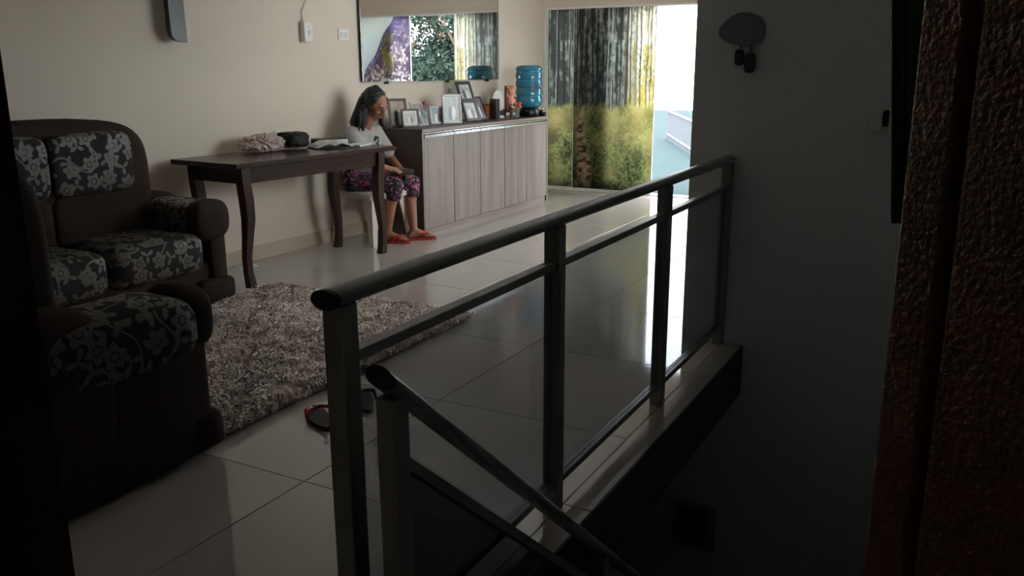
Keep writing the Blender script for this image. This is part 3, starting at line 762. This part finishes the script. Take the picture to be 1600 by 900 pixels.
# ------------------------------------------------------------------ things on the sideboard
TOPZ = SZ+.001
def photo_colors(nu, nv, seed, tone):
    u, v = np.meshgrid(np.linspace(0, 1, nu+1), np.linspace(0, 1, nv+1))
    bgc = mixc(np.array(tone)*.45, np.array(tone), fbm(u*4, v*5, seed))
    for k, cx in enumerate((.36, .62)):
        m = ((u-cx)/.15)**2+((v-.3)/.32)**2 < 1
        bgc = np.where(m[..., None], np.array(((.7, .7, .72), (.08, .09, .12))[(k+seed) % 2]), bgc)
        h = ((u-cx)/.075)**2+((v-.70)/.09)**2 < 1
        bgc = np.where(h[..., None], np.array((.42, .26, .19)), bgc)
    return bgc
def frame(x, y, w_, h_, lean, rz, fm, label, seed, tone=(.5, .55, .58), bw=.022, mat_w=0, split=False, th=.015):
    t = thing('photo_frame', (x, y, TOPZ), label, 'photo frame', 'photo frames on the sideboard')
    M = Matrix.Translation((x, y, TOPZ+.002)) @ Matrix.Rotation(rz, 4, 'Z') @ Matrix.Rotation(-lean, 4, 'X')
    mb = MB()
    mb.bev(-w_/2, -w_/2+bw, 0, th, 0, h_, .003, M).bev(w_/2-bw, w_/2, 0, th, 0, h_, .003, M).bev(-w_/2+bw, w_/2-bw, 0, th, 0, bw, .003, M).bev(-w_/2+bw, w_/2-bw, 0, th, h_-bw, h_, .003, M)
    if split: mb.bev(-w_/2+bw, w_/2-bw, 0, th, h_*.47, h_*.47+bw*1.3, .003, M)
    mb.build('frame', fm, t)
    MB().box(-w_/2+.004, w_/2-.004, th*.5, th, .004, h_-.004, M).build('backing', 'paper_white' if mat_w else 'frame_dark', t)
    rects = [(bw+mat_w, h_-bw-mat_w)] if not split else [(bw+mat_w, h_*.47-mat_w), (h_*.47+bw*1.3+mat_w, h_-bw-mat_w)]
    for i, (za, zb) in enumerate(rects):
        xa = w_/2-bw-mat_w; y_ = th*.5-.001
        grid_sheet('photo', M @ Vector((-xa, y_, za)), M @ Vector((xa, y_, za)), M @ Vector((-xa, y_, zb)), 24, 30, photo_colors(24, 30, seed+i, tone), 'photo_print', t)
    # easel leg reaching down to the board behind
    zt = h_*.6; p = M @ Vector((0, th, zt)); q = M @ Vector((0, 0, 0)); back = (Matrix.Rotation(rz, 3, 'Z') @ Vector((0, 1, 0)))
    f_ = q+back*(math.sin(lean)*zt+.10*min(1, h_/.25)); MB().tube([p, (f_.x, f_.y, TOPZ+.004)], .004, 6).build('easel_leg', 'frame_dark', t)
FA = -.55   # frames turn towards the room corner where one sits
frame(6.075, 4.33, .17, .24, .22, FA, 'frame_brown', 'brown wooden photo frame half hidden behind the seated woman', 1, (.6, .45, .38))
frame(6.09, 4.22, .16, .155, .2, FA, 'frame_brown', 'small brown photo frame with pale mat right of the woman', 2, (.6, .6, .6), .016, .018)
frame(6.345, 4.27, .15, .215, .42, -.1, 'frame_grey', 'pale photo frame leaning back behind the clear bottle', 3, (.5, .5, .5), .016)
frame(6.60, 4.28, .15, .155, .22, FA, 'frame_grey', 'small pale photo frame between the clear bottle and the silver frame', 4, (.42, .5, .58), .016)
frame(6.69, 4.19, .185, .255, .08, FA, 'frame_grey', 'upright silver photo frame in front of the tall dark frame', 5, (.40, .48, .50), .018, .010)
frame(7.12, 4.22, .22, .385, .36, -.12, 'frame_dark', 'tall dark frame with two photographs leaning below the outlet', 6, (.62, .70, .72), .03, 0, True)
frame(7.38, 4.26, .15, .235, .42, -.05, 'frame_dark', 'narrow dark photo frame leaning right of the tall frame', 8, (.2, .16, .25), .018)
def small_clock():
    x, y = 6.20, 4.335
    t = thing('desk_clock', (x, y, TOPZ), 'small white rounded clock with a black dial beside the small frame', 'clock')
    MB().cushion((x, y, TOPZ+.048), (.042, .03, .047), (.8, .8), 20, 12).build('case', 'white_plastic', t, True)
    v = Vector((-.55, -.83, 0)).normalized(); a = Vector((x, y, TOPZ+.036))+v*.024
    MB().tube([a, a+v*.016], .022, 16).build('dial', 'black_plastic', t, 'auto')
    MB().tube([a+v*.015, a+v*.018], .009, 12).build('dial_centre', 'chrome', t, 'auto')
small_clock()
def bottle():
    x, y = 6.24, 4.19
    t = thing('water_bottle', (x, y, TOPZ), 'clear plastic bottle with a red cap on the sideboard', 'bottle')
    MB().lathe([(.026, 0), (.031, .006), (.031, .05), (.029, .056), (.031, .062), (.031, .125), (.028, .145), (.014, .172), (.012, .186)], (x, y, TOPZ), 20).build('bottle_body', 'clear_plastic', t, 'auto')
    MB().lathe([(.015, .184), (.0155, .186), (.0155, .206), (.013, .209)], (x, y, TOPZ), 20).build('cap', 'red_cap', t, 'auto')
    MB().lathe([(.0315, .07), (.032, .071), (.032, .115), (.0315, .116)], (x, y, TOPZ), 20).build('band', 'clear_plastic', t, 'auto')
bottle()
def misc_sideboard():
    x, y = 6.78, 4.36
    t = thing('cosmetic_jar', (x, y, TOPZ), 'small black tub behind the silver photo frame', 'jar')
    MB().lathe([(.032, 0), (.034, .004), (.034, .075)], (x, y, TOPZ), 20).build('tub', 'black_plastic', t, 'auto')
    MB().lathe([(.035, .075), (.036, .078), (.036, .10), (.033, .104)], (x, y, TOPZ), 20).build('lid', 'black_plastic', t, 'auto')
    x, y = 7.55, 4.35
    t = thing('candle_box', (x, y, TOPZ), 'orange brown box standing right of the leaning frames', 'box')
    MB().bev(x-.03, x+.03, y-.03, y+.03, TOPZ, TOPZ+.125, .003).build('carton', 'orange_box', t)
    MB().bev(x-.031, x+.031, y-.031, y+.031, TOPZ+.125, TOPZ+.14, .003).build('carton_lid', 'wood_shelf', t)
    x, y = 7.575, 4.26
    t = thing('book', (x, y, TOPZ), 'dark blue book standing upright beside the orange box', 'book')
    M = Matrix.Translation((x, y, TOPZ)) @ Matrix.Rotation(-.5, 4, 'Z')
    MB().bev(-.022, .022, -.06, .06, 0, .19, .002, M).build('cover', 'frame_dark', t)
    MB().box(-.018, .018, -.058, .0605, .004, .1915, M).build('pages', 'paper_white', t)
    # white oval plate on a stand
    x, y = 7.69, 4.29
    t = thing('oval_plaque', (x, y, TOPZ), 'white oval plaque on a pale stand beside the dark blue book', 'plaque')
    M = Matrix.Translation((x, y, TOPZ+.135)) @ Matrix.Rotation(-.6, 4, 'Z') @ Matrix.Rotation(-.15, 4, 'X')
    MB().cushion((x, y, TOPZ+.15), (.062, .014, .12), (1, .6), 28, 18, M=Matrix.Rotation(-.6, 3, 'Z')).build('oval', 'white_plastic', t, True)
    MB().bev(x-.06, x+.06, y-.045, y+.045, TOPZ, TOPZ+.018, .004).bev(x-.02, x+.02, y+.012, y+.03, TOPZ, TOPZ+.18, .004).build('stand', 'white_plastic', t)
    MB().cushion((x+.03, y-.03, TOPZ+.05), (.03, .012, .026), (.9, .8), 18, 12).build('knob', 'frame_blue', t, True)
    # cable and plug hanging on the wall behind
    t = thing('cable_plug', (8.01, YW-.02, 1.09), 'black plug with a white cable on the wall above the oval plaque', 'plug')
    MB().bev(7.985, 8.035, YW-.05, YW+.001, 1.06, 1.12, .008).build('plug_body', 'black_plastic', t)
    MB().tube([(8.01, YW-.03, 1.06), (8.02, YW-.02, 1.00), (8.04, YW-.03, .95), (8.06, YW-.05, TOPZ+.01)], .005, 6).build('cable', 'white_plastic', t, True)
    on_wall(t)
    # wooden doll stand with a pink doll
    x, y = 7.845, 4.22
    t = thing('doll_stand', (x, y, TOPZ), 'small dark wooden bench with a pink doll sitting against a tall post', 'ornament')
    MB().bev(x-.085, x+.085, y-.05, y+.05, TOPZ+.05, TOPZ+.085, .004).build('bench', 'wood_shelf', t)
    for sx in (-1, 1):
        for sy in (-1, 1): MB().box(x+sx*.07-.012, x+sx*.07+.012, y+sy*.035-.01, y+sy*.035+.01, TOPZ, TOPZ+.05).build('bench_leg', 'frame_dark', t)
    MB().bev(x-.09, x-.066, y+.01, y+.03, TOPZ+.085, TOPZ+.31, .003).build('post', 'wood_shelf', t)
    MB().bev(x-.066, x+.11, y+.005, y+.028, TOPZ+.175, TOPZ+.198, .003).build('arm_bar', 'wood_shelf', t)
    MB().cushion((x-.02, y-.005, TOPZ+.15), (.045, .035, .07), (.8, .8), 20, 12).cushion((x-.02, y-.04, TOPZ+.105), (.06, .03, .022), (.8, .8), 18, 10).build('doll_body', 'pink_doll', t, True)
    MB().cushion((x-.02, y-.005, TOPZ+.25), (.034, .032, .042), (1, 1), 20, 14).build('doll_head', 'pink_doll', t, True)
    mb = MB()
    for k in range(9):
        a = k*.7; mb.cushion((x-.02+.034*math.cos(a), y+.002+.026*math.sin(a), TOPZ+.285+.012*math.sin(k*2.1)), (.018, .018, .02), (1, 1), 10, 8)
    mb.build('doll_hair', 'doll_hair', t, True)
    # bouquet in a glass
    x, y = 7.74, 4.10
    t = thing('flower_vase', (x, y, TOPZ), 'little glass of red and cream flowers in front of the wooden bench', 'flowers')
    MB().lathe([(.018, 0), (.026, .004), (.022, .03), (.030, .08), (.034, .085)], (x, y, TOPZ), 18).build('glass', 'clear_plastic', t, 'auto')
    rr = random.Random(3); st = MB(); 
    for k in range(9):
        a = k*2.4; r_ = .012+.004*k; tip = (x+r_*1.1*math.cos(a), y+r_*1.1*math.sin(a), TOPZ+.105+.05*rr.random())
        st.tube([(x+.006*math.cos(a), y+.006*math.sin(a), TOPZ+.008), tip], .0022, 5)
        MB().cushion(tip, (.019, .019, .015), (.9, .9), 12, 8).build('blossom', 'flower_red' if k % 3 else 'flower_cream', t, True)
    st.build('stems', 'leaf_green', t)
    # dark canister with metallic lid
    x, y = 8.216, 4.050
    t = thing('canister', (x, y, TOPZ), 'short dark canister with a metal lid at the right end of the sideboard', 'canister')
    MB().lathe([(.033, 0), (.036, .004), (.036, .045)], (x, y, TOPZ), 24).build('pot', 'black_plastic', t, 'auto')
    MB().lathe([(.037, .045), (.038, .048), (.038, .062), (.032, .067), (.010, .069), (.009, .076)], (x, y, TOPZ), 24).build('lid', 'chrome', t, 'auto')
misc_sideboard()
def water_jug():
    x, y = 8.115, 4.158
    t = thing('water_jug', (x, y, TOPZ), 'large translucent blue water jug upside down on a black base', 'water jug')
    MB().lathe([(.105, 0), (.11, .006), (.11, .055), (.10, .075), (.09, .085)], (x, y, TOPZ), 32).build('dispenser_base', 'black_plastic', t, 'auto')
    z = .085; prof = [(.06, z), (.10, z+.006), (.125, z+.022), (.136, z+.045)]
    for k in range(4):
        b = z+.055+k*.080
        prof += [(.138, b), (.138, b+.048), (.131, b+.058), (.129, b+.068), (.131, b+.074)]
    top = z+.055+4*.080
    prof += [(.138, top), (.136, top+.02), (.122, top+.038), (.09, top+.048)]
    MB().lathe(prof, (x, y, TOPZ), 40).build('jug_body', 'jug_blue', t, 'auto')
    M = Matrix.Rotation(-2.45, 3, 'Z'); vs = []; fs = []
    for i, zz in enumerate((.27, .33)):
        for j in range(9):
            a = -2.15+(j-4)*.09; vs.append((x+.1405*math.cos(a), y+.1405*math.sin(a), TOPZ+zz))
    for j in range(8): fs.append((j, j+1, j+10, j+9))
    MB().add(vs, fs).build('label', 'jug_label', t, True)
water_jug()

# ------------------------------------------------------------------ seated woman and her chair
def blob(caps, name, m, parent=None, voxel=.006, smooth=4):
    """caps: (p0, r0, p1, r1) tapered capsules or ('e', centre, radii, matrix) ellipsoids -> one continuous surface"""
    mb = MB()
    for c in caps:
        if c[0] == 'e':
            mb.cushion(c[1], c[2], (1, 1), 24, 16, M=c[3] if len(c) > 3 else None); continue
        p0, r0, p1, r1 = Vector(c[0]), c[1], Vector(c[2]), c[3]
        d = p1-p0; L = d.length or 1e-4; t = d/L; n = 6
        pts = []; rad = []
        for k in range(n): a = math.pi/2*(1-k/n); pts.append(p0-t*r0*math.sin(a)); rad.append(max(.0008, r0*math.cos(a)))
        for k in range(n+1): a = math.pi/2*k/n; pts.append(p1+t*r1*math.sin(a)); rad.append(max(.0008, r1*math.cos(a)))
        mb.tube(pts, rad, 16)
    o = mb.build(name, m, None)
    md = o.modifiers.new('r', 'REMESH'); md.mode = 'VOXEL'; md.voxel_size = voxel; md.use_smooth_shade = True
    sm = o.modifiers.new('s', 'SMOOTH'); sm.iterations = smooth; sm.factor = .5
    dg = bpy.context.evaluated_depsgraph_get(); me = bpy.data.meshes.new_from_object(o.evaluated_get(dg))
    old = o.data; o.modifiers.clear(); o.data = me; bpy.data.meshes.remove(old); me.name = name
    me.shade_smooth()
    if not me.materials: me.materials.append(MATS[m])
    return adopt(o, parent) if parent else o
def trim_mesh(o, planes):
    # cut a clothing mesh cleanly at hems: drop the side the plane normal points to
    bm = bmesh.new(); bm.from_mesh(o.data)
    for co, no in planes:
        bmesh.ops.bisect_plane(bm, geom=bm.verts[:]+bm.edges[:]+bm.faces[:], plane_co=Vector(co), plane_no=Vector(no), clear_outer=True)
    bm.to_mesh(o.data); bm.free()
def plastic_chair():
    t = thing('plastic_chair', (5.60, 4.29, 0), 'white plastic chair under the seated woman', 'chair', rz=-.10)
    def put(mb, nm, sm='auto'):
        o = mb.build(nm, 'chair_plastic', None, sm); o.parent = t
    zs = .415
    put(MB().cushion((0, 0, zs-.012), (.215, .21, .02), (.5, .35), 32, 10), 'seat', True)
    for sx in (-1, 1):
        for sy in (-1, 1):
            top = Vector((sx*.18, sy*.165, zs-.01)); bot = Vector((sx*.225, sy*.205 if sy < 0 else .235, 0))
            ax = (bot-top)
            vs = []; fs = []
            for k, (f, w1, w2) in enumerate(((0, .052, .052), (.35, .042, .042), (.97, .026, .026), (1.0, .030, .030))):
                c = top+ax*f
                vs += [c+Vector((-sx*w1*2*.0, 0, 0))+Vector((sx*.012, sy*.012, 0)), c+Vector((-sx*w1*1.3, sy*.010, 0)), c+Vector((-sx*w1*1.3, -sy*.002, 0)), c+Vector((-sx*.004, -sy*.004, 0)), c+Vector((-sx*.002, -sy*w2*1.3, 0)), c+Vector((sx*.010, -sy*w2*1.3, 0))]
            for i in range(3):
                for j in range(6): fs.append((i*6+j, i*6+(j+1) % 6, (i+1)*6+(j+1) % 6, (i+1)*6+j))
            fs += [tuple(range(6)), tuple(range(23, 17, -1))]
            put(MB().add(vs, fs), 'leg')
    for sx in (-1, 1): put(MB().tube([(sx*.19, .19, zs), (sx*.20, .21, .6), (sx*.17, .225, .77)], [.02, .018, .016], 10), 'back_post', True)
    for k in range(4):
        x = -.105+.07*k; put(MB().bev(x-.02, x+.02, .205, .215, zs, .60, .003).bev(x-.02, x+.02, .208, .218, .59, .76, .003), 'back_slat')
    put(MB().tube([(-.17, .225, .77), (-.09, .235, .795), (.09, .235, .795), (.17, .225, .77)], .018, 10), 'top_rail', True)
    for sx in (-1, 1): put(MB().bev(sx*.20-.012, sx*.20+.012, -.18, .2, zs-.05, zs-.012, .004), 'seat_apron')
    put(MB().bev(-.19, .19, -.215, -.195, zs-.05, zs-.012, .004), 'seat_apron')
plastic_chair()
def woman():
    t = thing('person', (5.66, 4.1, 0), 'seated woman in grey shirt and floral leggings bending over something in her hands', 'person')
    V = Vector
    hipR, hipL = V((5.475, 4.365, .495)), V((5.655, 4.385, .495))
    kneeR, kneeL = V((5.575, 4.04, .462)), V((5.83, 4.06, .455))
    ankR, ankL = V((5.555, 4.115, .085)), V((5.755, 4.00, .085))
    toeR, toeL = V((5.625, 3.985, .032)), V((5.865, 3.90, .034))
    pel = (hipR+hipL)/2; waist = V((5.575, 4.385, .63)); chest = V((5.59, 4.35, .78)); neck0 = V((5.60, 4.325, .915)); neck1 = V((5.61, 4.285, .985))
    shR, shL = V((5.44, 4.335, .865)), V((5.755, 4.345, .86))
    elR, elL = V((5.425, 4.20, .655)), V((5.84, 4.265, .65))
    wrR, wrL = V((5.625, 4.115, .585)), V((5.785, 4.125, .565))
    # head frame
    yaw, pit = math.radians(-90), math.radians(-30)
    f = V((math.cos(yaw)*math.cos(pit), math.sin(yaw)*math.cos(pit), math.sin(pit))); l = V((-math.sin(yaw), math.cos(yaw), 0)); u = f.cross(l)
    hc = V((5.625, 4.235, 1.085)); R = Matrix((f, l, u)).transposed()
    def hp(a, b, c): return hc+f*a+l*b+u*c
    caps = [('e', hp(-.012, 0, .022), (.094, .076, .092), R), ('e', hp(.022, 0, -.045), (.062, .056, .072), R), ('e', hp(.040, 0, -.092), (.030, .034, .024), R),
            (hp(.078, 0, .012), .009, hp(.104, 0, -.030), .014), ('e', hp(.094, .012, -.034), (.009, .008, .008), R), ('e', hp(.094, -.012, -.034), (.009, .008, .008), R),
            (hp(.080, -.016, -.062), .0075, hp(.080, .016, -.062), .0075), (hp(.077, -.014, -.075), .008, hp(.077, .014, -.075), .008),
            ('e', hp(.052, .034, -.028), (.030, .025, .030), R), ('e', hp(.052, -.034, -.028), (.030, .025, .030), R),
            (hp(.074, -.040, .024), .010, hp(.080, .040, .024), .010),
            ('e', hp(-.01, .078, -.01), (.018, .008, .030), R), ('e', hp(-.01, -.078, -.01), (.018, .008, .030), R),
            (neck1+V((0, -.01, .03)), .046, neck0, .052),
            (chest, .10, waist, .098), (chest+V((-.07, 0, .04)), .08, chest+V((.07, 0, .04)), .08), (waist, .105, pel, .125), (hipR, .09, hipL, .09),
            (shR, .045, shL, .045), (shR, .047, elR, .037), (elR, .036, wrR, .024), (shL, .047, elL, .037), (elL, .036, wrL, .024),
            (hipR, .083, kneeR, .056), (hipL, .083, kneeL, .056), (kneeR, .052, kneeR.lerp(ankR, .35)+V((0, .02, 0)), .053), (kneeR.lerp(ankR, .35)+V((0, .02, 0)), .053, ankR, .031),
            (kneeL, .052, kneeL.lerp(ankL, .35)+V((0, .02, 0)), .053), (kneeL.lerp(ankL, .35)+V((0, .02, 0)), .053, ankL, .031)]
    for ank, toe in ((ankR, toeR), (ankL, toeL)):
        d = (toe-ank); d.z = 0; d.normalize(); s = V((-d.y, d.x, 0))
        heel = V((ank.x, ank.y, .044))-d*.035; mid = V((ank.x, ank.y, .044))+d*.09; mid.z = .040
        caps += [(ank, .032, heel, .026), (ank, .031, mid, .022), (heel, .024, mid, .020), (mid+s*.016, .016, mid+d*.05+s*.018-V((0, 0, .008)), .012), (mid-s*.014, .016, mid+d*.042-s*.018-V((0, 0, .008)), .012)]
        for k in range(5):
            o = (k-2)*.013; b = mid+d*.045+s*o; b.z = .030; caps.append((b, .008, b+d*(.030-.004*abs(k-1)), .0075 if k else .0075))
    # hands: palm, four bent fingers and a thumb each, closed round a small phone
    def hand(wr, out, fw, sgn):
        fw = fw.normalized(); out = out.normalized(); up = fw.cross(out).normalized(); side = out
        palm = wr+fw*.045
        cs = [(wr, .023, palm, .024), (palm-side*.014, .015, palm+fw*.028-side*.020, .0115), (palm+side*.014, .015, palm+fw*.028+side*.018, .0115), (palm, .016, palm+fw*.03, .012)]
        for k, ln in enumerate((.030, .034, .032, .025)):
            b = palm+fw*.034+side*((k-1.5)*.0165*sgn); m1 = b+fw*ln*.8+up*(-.010); m2 = m1+fw*ln*.25+up*(-.024); m3 = m2-fw*ln*.35+up*(-.012)
            cs += [(b, .0095, m1, .0085), (m1, .0085, m2, .008), (m2, .008, m3, .0072)]
        tb = palm-side*.022*sgn-fw*.012; t1 = tb-side*.016*sgn+fw*.026-up*.008; t2 = t1+fw*.022+side*.006*sgn-up*.010
        cs += [(tb, .013, t1, .0105), (t1, .0105, t2, .0085)]
        return cs
    caps += hand(wrR, V((.45, .75, .3)), V((.70, -.25, -.12)), 1)
    caps += hand(wrL, V((.6, -.6, .35)), V((-.35, -.75, -.15)), -1)
    body = blob(caps, 'body', 'skin', t, .0052, 3)
    # clothing
    sh = [(chest+V((0, -.012, -.02)), .128, waist+V((0, -.01, -.03)), .130), (waist+V((0, -.01, 0)), .130, pel+V((0, 0, .04)), .140), (shR, .056, shL, .056), (chest+V((-.08, -.005, .03)), .098, chest+V((.08, -.005, .03)), .098),
          (shR, .062, shR.lerp(elR, .72), .066), (shL, .062, shL.lerp(elL, .72), .066), (neck0+V((-.05, .01, -.03)), .05, neck0+V((.05, .01, -.03)), .05)]
    shirt = blob(sh, 'shirt', 'shirt_grey', t, .007, 4)
    trim_mesh(shirt, [((0, 0, .505), (0, 0, -1)), (neck0+V((0, -.02, .008)), (0, -.35, 1)),
                      ])
    fx = V((.087, -.996, 0))
    pr = MB(); rr = random.Random(5)
    for k in range(7):
        a = k*.9; pr.cushion((5.605+.026*math.cos(a)*(.5+.5*(k % 2)), 4.222+.004*math.sin(a), .80+.034*math.sin(a)), (.014, .012, .012), (1, 1), 10, 8)
    pr.build('shirt_print', 'shirt_print', t, True)
    lg = [(hipR, .104, hipL, .104), (hipR, .098, kneeR, .070), (hipL, .098, kneeL, .070), (kneeR, .067, kneeR.lerp(ankR, .20), .064), (kneeL, .067, kneeL.lerp(ankL, .20), .064), (pel+V((0, 0, .04)), .125, pel, .13)]
    lo = blob(lg, 'leggings', 'leggings_print', t, .007, 3)
    trim_mesh(lo, [((0, 0, .345), (0, 0, -1))])
    # hair: cap, side curtains down to the shoulders
    hr = [('e', hp(-.034, 0, .034), (.098, .089, .096), R), ('e', hp(-.075, 0, -.03), (.06, .080, .09), R), (hp(.004, 0, .100), .022, hp(-.05, 0, .10), .04),
          (hp(.022, .070, .064), .016, hp(.0, .088, -.05), .020), (hp(.0, .090, -.05), .024, V((5.70, 4.24, .93)), .018), (V((5.70, 4.24, .93)), .018, V((5.695, 4.20, .895)), .008),
          (hp(.020, -.072, .064), .016, hp(-.02, -.090, -.05), .026), (hp(-.02, -.092, -.05), .034, V((5.50, 4.27, .95)), .034), (V((5.50, 4.27, .95)), .034, V((5.485, 4.26, .895)), .012),
          (hp(-.08, -.045, -.02), .05, V((5.52, 4.36, .95)), .045), (hp(-.08, .045, -.02), .05, V((5.67, 4.37, .95)), .045), (V((5.52, 4.36, .95)), .045, V((5.47, 4.33, .90)), .014), (hp(-.09, 0, .0), .06, V((5.59, 4.385, .94)), .05)]
    for k in range(7):
        a = V((5.44+.03*k, 4.26+.022*k, .965)); hr.append((a+V((.02, 0, .06)), .018, a+V((-.012, -.004, -.075+.012*(k % 3))), .006))
    blob(hr, 'hair', 'hair_black', t, .006, 3)
    # eyes cast down and eyebrows
    e = MB(); bmb = MB()
    for s in (-1, 1):
        e.tube([hp(.074, s*.045, -.002), hp(.083, s*.031, -.006), hp(.084, s*.018, -.003)], .0032, 6)
        bmb.tube([hp(.074, s*.048, .022), hp(.086, s*.032, .028), hp(.089, s*.016, .024)], .0035, 6)
    e.build('eyelashes', 'hair_black', t, True); bmb.build('eyebrows', 'hair_black', t, True)
    MB().tube([hp(.087, -.018, -.068), hp(.0895, 0, -.069), hp(.087, .018, -.068)], .0028, 6).build('mouth', 'flipflop_sole', t, True)
    MB().tube([hp(-.01, -.090, .075), hp(.012, -.055, .112), hp(.018, 0, .124), hp(.012, .055, .112), hp(-.01, .090, .075)], .0022, 6).build('hair_band', 'ornament_mauve', t, True)
    # what she holds, and her sandals: things of their own
    ph = thing('mobile_phone', (5.74, 4.06, .55), 'small dark phone held in the seated woman\'s hands', 'phone')
    M = Matrix.Translation((5.735, 4.055, .556)) @ Matrix.Rotation(-.9, 4, 'Z') @ Matrix.Rotation(.5, 4, 'X')
    MB().bev(-.075, .075, -.036, .036, -.004, .004, .003, M).build('case', 'black_plastic', ph); MB().box(-.068, .068, -.032, .032, .004, .0046, M).build('screen', 'frame_dark', ph)
    for ank, toe, lb in ((ankR, toeR, 'red flip flop on the foot nearer the table leg'), (ankL, toeL, 'red flip flop on the foot nearer the sideboard')):
        d = toe-ank; a = math.atan2(d.y, d.x); c = V((ank.x, ank.y, 0))+V((math.cos(a), math.sin(a), 0))*.062
        flipflop('flip_flop', (c.x, c.y, 0), a, lb, 'flip flops worn by the woman', 'flipflop_sole', 'flipflop_red', worn=.022)
woman()

# ------------------------------------------------------------------ right side: ornament, socket, panel, TV, doors
def right_side():
    x = XR
    t = thing('wall_ornament', (x, 1.03, 1.5), 'mauve cloth wall ornament with two dark dangling feet', 'ornament')
    poly = []
    for k in range(24):
        a = 2*math.pi*k/24; poly.append((1.035+.105*math.cos(a)*(1+.08*math.cos(3*a)), 1.515+.075*math.sin(a)*(1+.15*math.sin(a))))
    MB().prism(poly, x-.035, x, 'yz').build('cloth_body', 'ornament_mauve', t, 'auto')
    for y, z, s in ((1.045, 1.40, .8), (.995, 1.375, 1.0)):
        MB().tube([(x-.02, y, 1.46), (x-.022, y-.004, z+.04)], .007, 8).build('leg_cord', 'ornament_mauve', t, True)
        MB().cushion((x-.028, y, z), (.022, .026*s, .046*s), (.6, .6), 16, 12).build('foot', 'ornament_dark', t, True)
    t = thing('wall_socket', (x, .43, 1.12), 'white wall socket with a plug and dark adapter beside the television', 'socket')
    MB().bev(x-.01, x+.001, .37, .47, 1.06, 1.18, .003).build('face_plate', 'white_plastic', t)
    MB().bev(x-.05, x-.009, .40, .455, 1.08, 1.14, .008).build('plug', 'white_plastic', t); MB().bev(x-.04, x-.009, .375, .40, 1.10, 1.17, .005).build('adapter', 'black_plastic', t)
    t = thing('breaker_panel', (x, 1.15, -1.05), 'grey breaker panel with a dark door low on the stairwell wall', 'breaker panel')
    MB().bev(x-.02, x+.001, 1.03, 1.26, -1.18, -.92, .006).build('box', 'panel_box', t)
    MB().bev(x-.032, x-.019, 1.075, 1.225, -1.145, -.955, .004).build('panel_door', 'black_plastic', t)
    MB().tube([(x-.03, 1.238, -1.04), (x-.04, 1.246, -1.05), (x-.04, 1.246, -1.07), (x-.03, 1.238, -1.08)], .004, 6).build('latch', 'black_plastic', t)
    # television on the near wall, seen along its edge
    t = thing('television', (2.0, .1, 1.1), 'black flat television seen edge-on beside the open door', 'television')
    M = Matrix.Translation((0, .116, 1.107)) @ Matrix.Rotation(-.094, 4, 'X')
    MB().bev(1.5, 2.62, -.018, .0, 0, .655, .003, M).build('bezel', 'black_plastic', t)
    MB().box(1.51, 2.61, .0, .0012, .012, .645, M).build('screen', 'black_plastic', t)
    MB().bev(1.505, 2.6, -.06, -.018, .008, .64, .012, M).build('back_cover', 'tv_back', t, 'auto')
    MB().box(1.95, 2.2, -.018, .085, 1.35, 1.5).build('wall_bracket', 'black_plastic', t)
right_side()
def leaf(name, E, Hn, label, m, th=.04, panels=True, lock=True):
    E = Vector((E[0], E[1], 0)); Hn = Vector((Hn[0], Hn[1], 0)); d = (Hn-E); L = d.length; ang = math.atan2(d.y, d.x)
    t = struct(empty(name, E, ang)); t['label'] = label
    def put(mb, nm, mm, sm=False):
        o = mb.build(nm, mm, None, sm); o.parent = t
    sg = -1
    put(MB().box(0, L, 0, th, .01, 2.08), 'core', m)
    if panels:
        xs = [0, .17, L-.1, L]
        put(MB().bev(0, .042, -.010, .001, .01, 2.08, .004), 'stile', m)
        put(MB().bev(L-.12, L, -.012, .001, .01, 2.08, .004), 'stile', m)
        put(MB().bev(.058, L-.15, -.016, .001, .95, 1.98, .006), 'raised_panel', m)
        put(MB().bev(.058, L-.15, -.016, .001, .12, .82, .006), 'raised_panel', m)
    if lock:
        put(MB().bev(-.004, .001, .008, th-.008, .93, 1.13, .001), 'strike_plate', 'rail_black')
        put(MB().bev(-.016, -.003, .010, th-.010, 1.005, 1.03, .003), 'latch_bolt', 'chrome')
        put(MB().bev(-.010, -.003, .004, th-.004, .90, 1.00, .003), 'dead_bolt', 'rail_black')
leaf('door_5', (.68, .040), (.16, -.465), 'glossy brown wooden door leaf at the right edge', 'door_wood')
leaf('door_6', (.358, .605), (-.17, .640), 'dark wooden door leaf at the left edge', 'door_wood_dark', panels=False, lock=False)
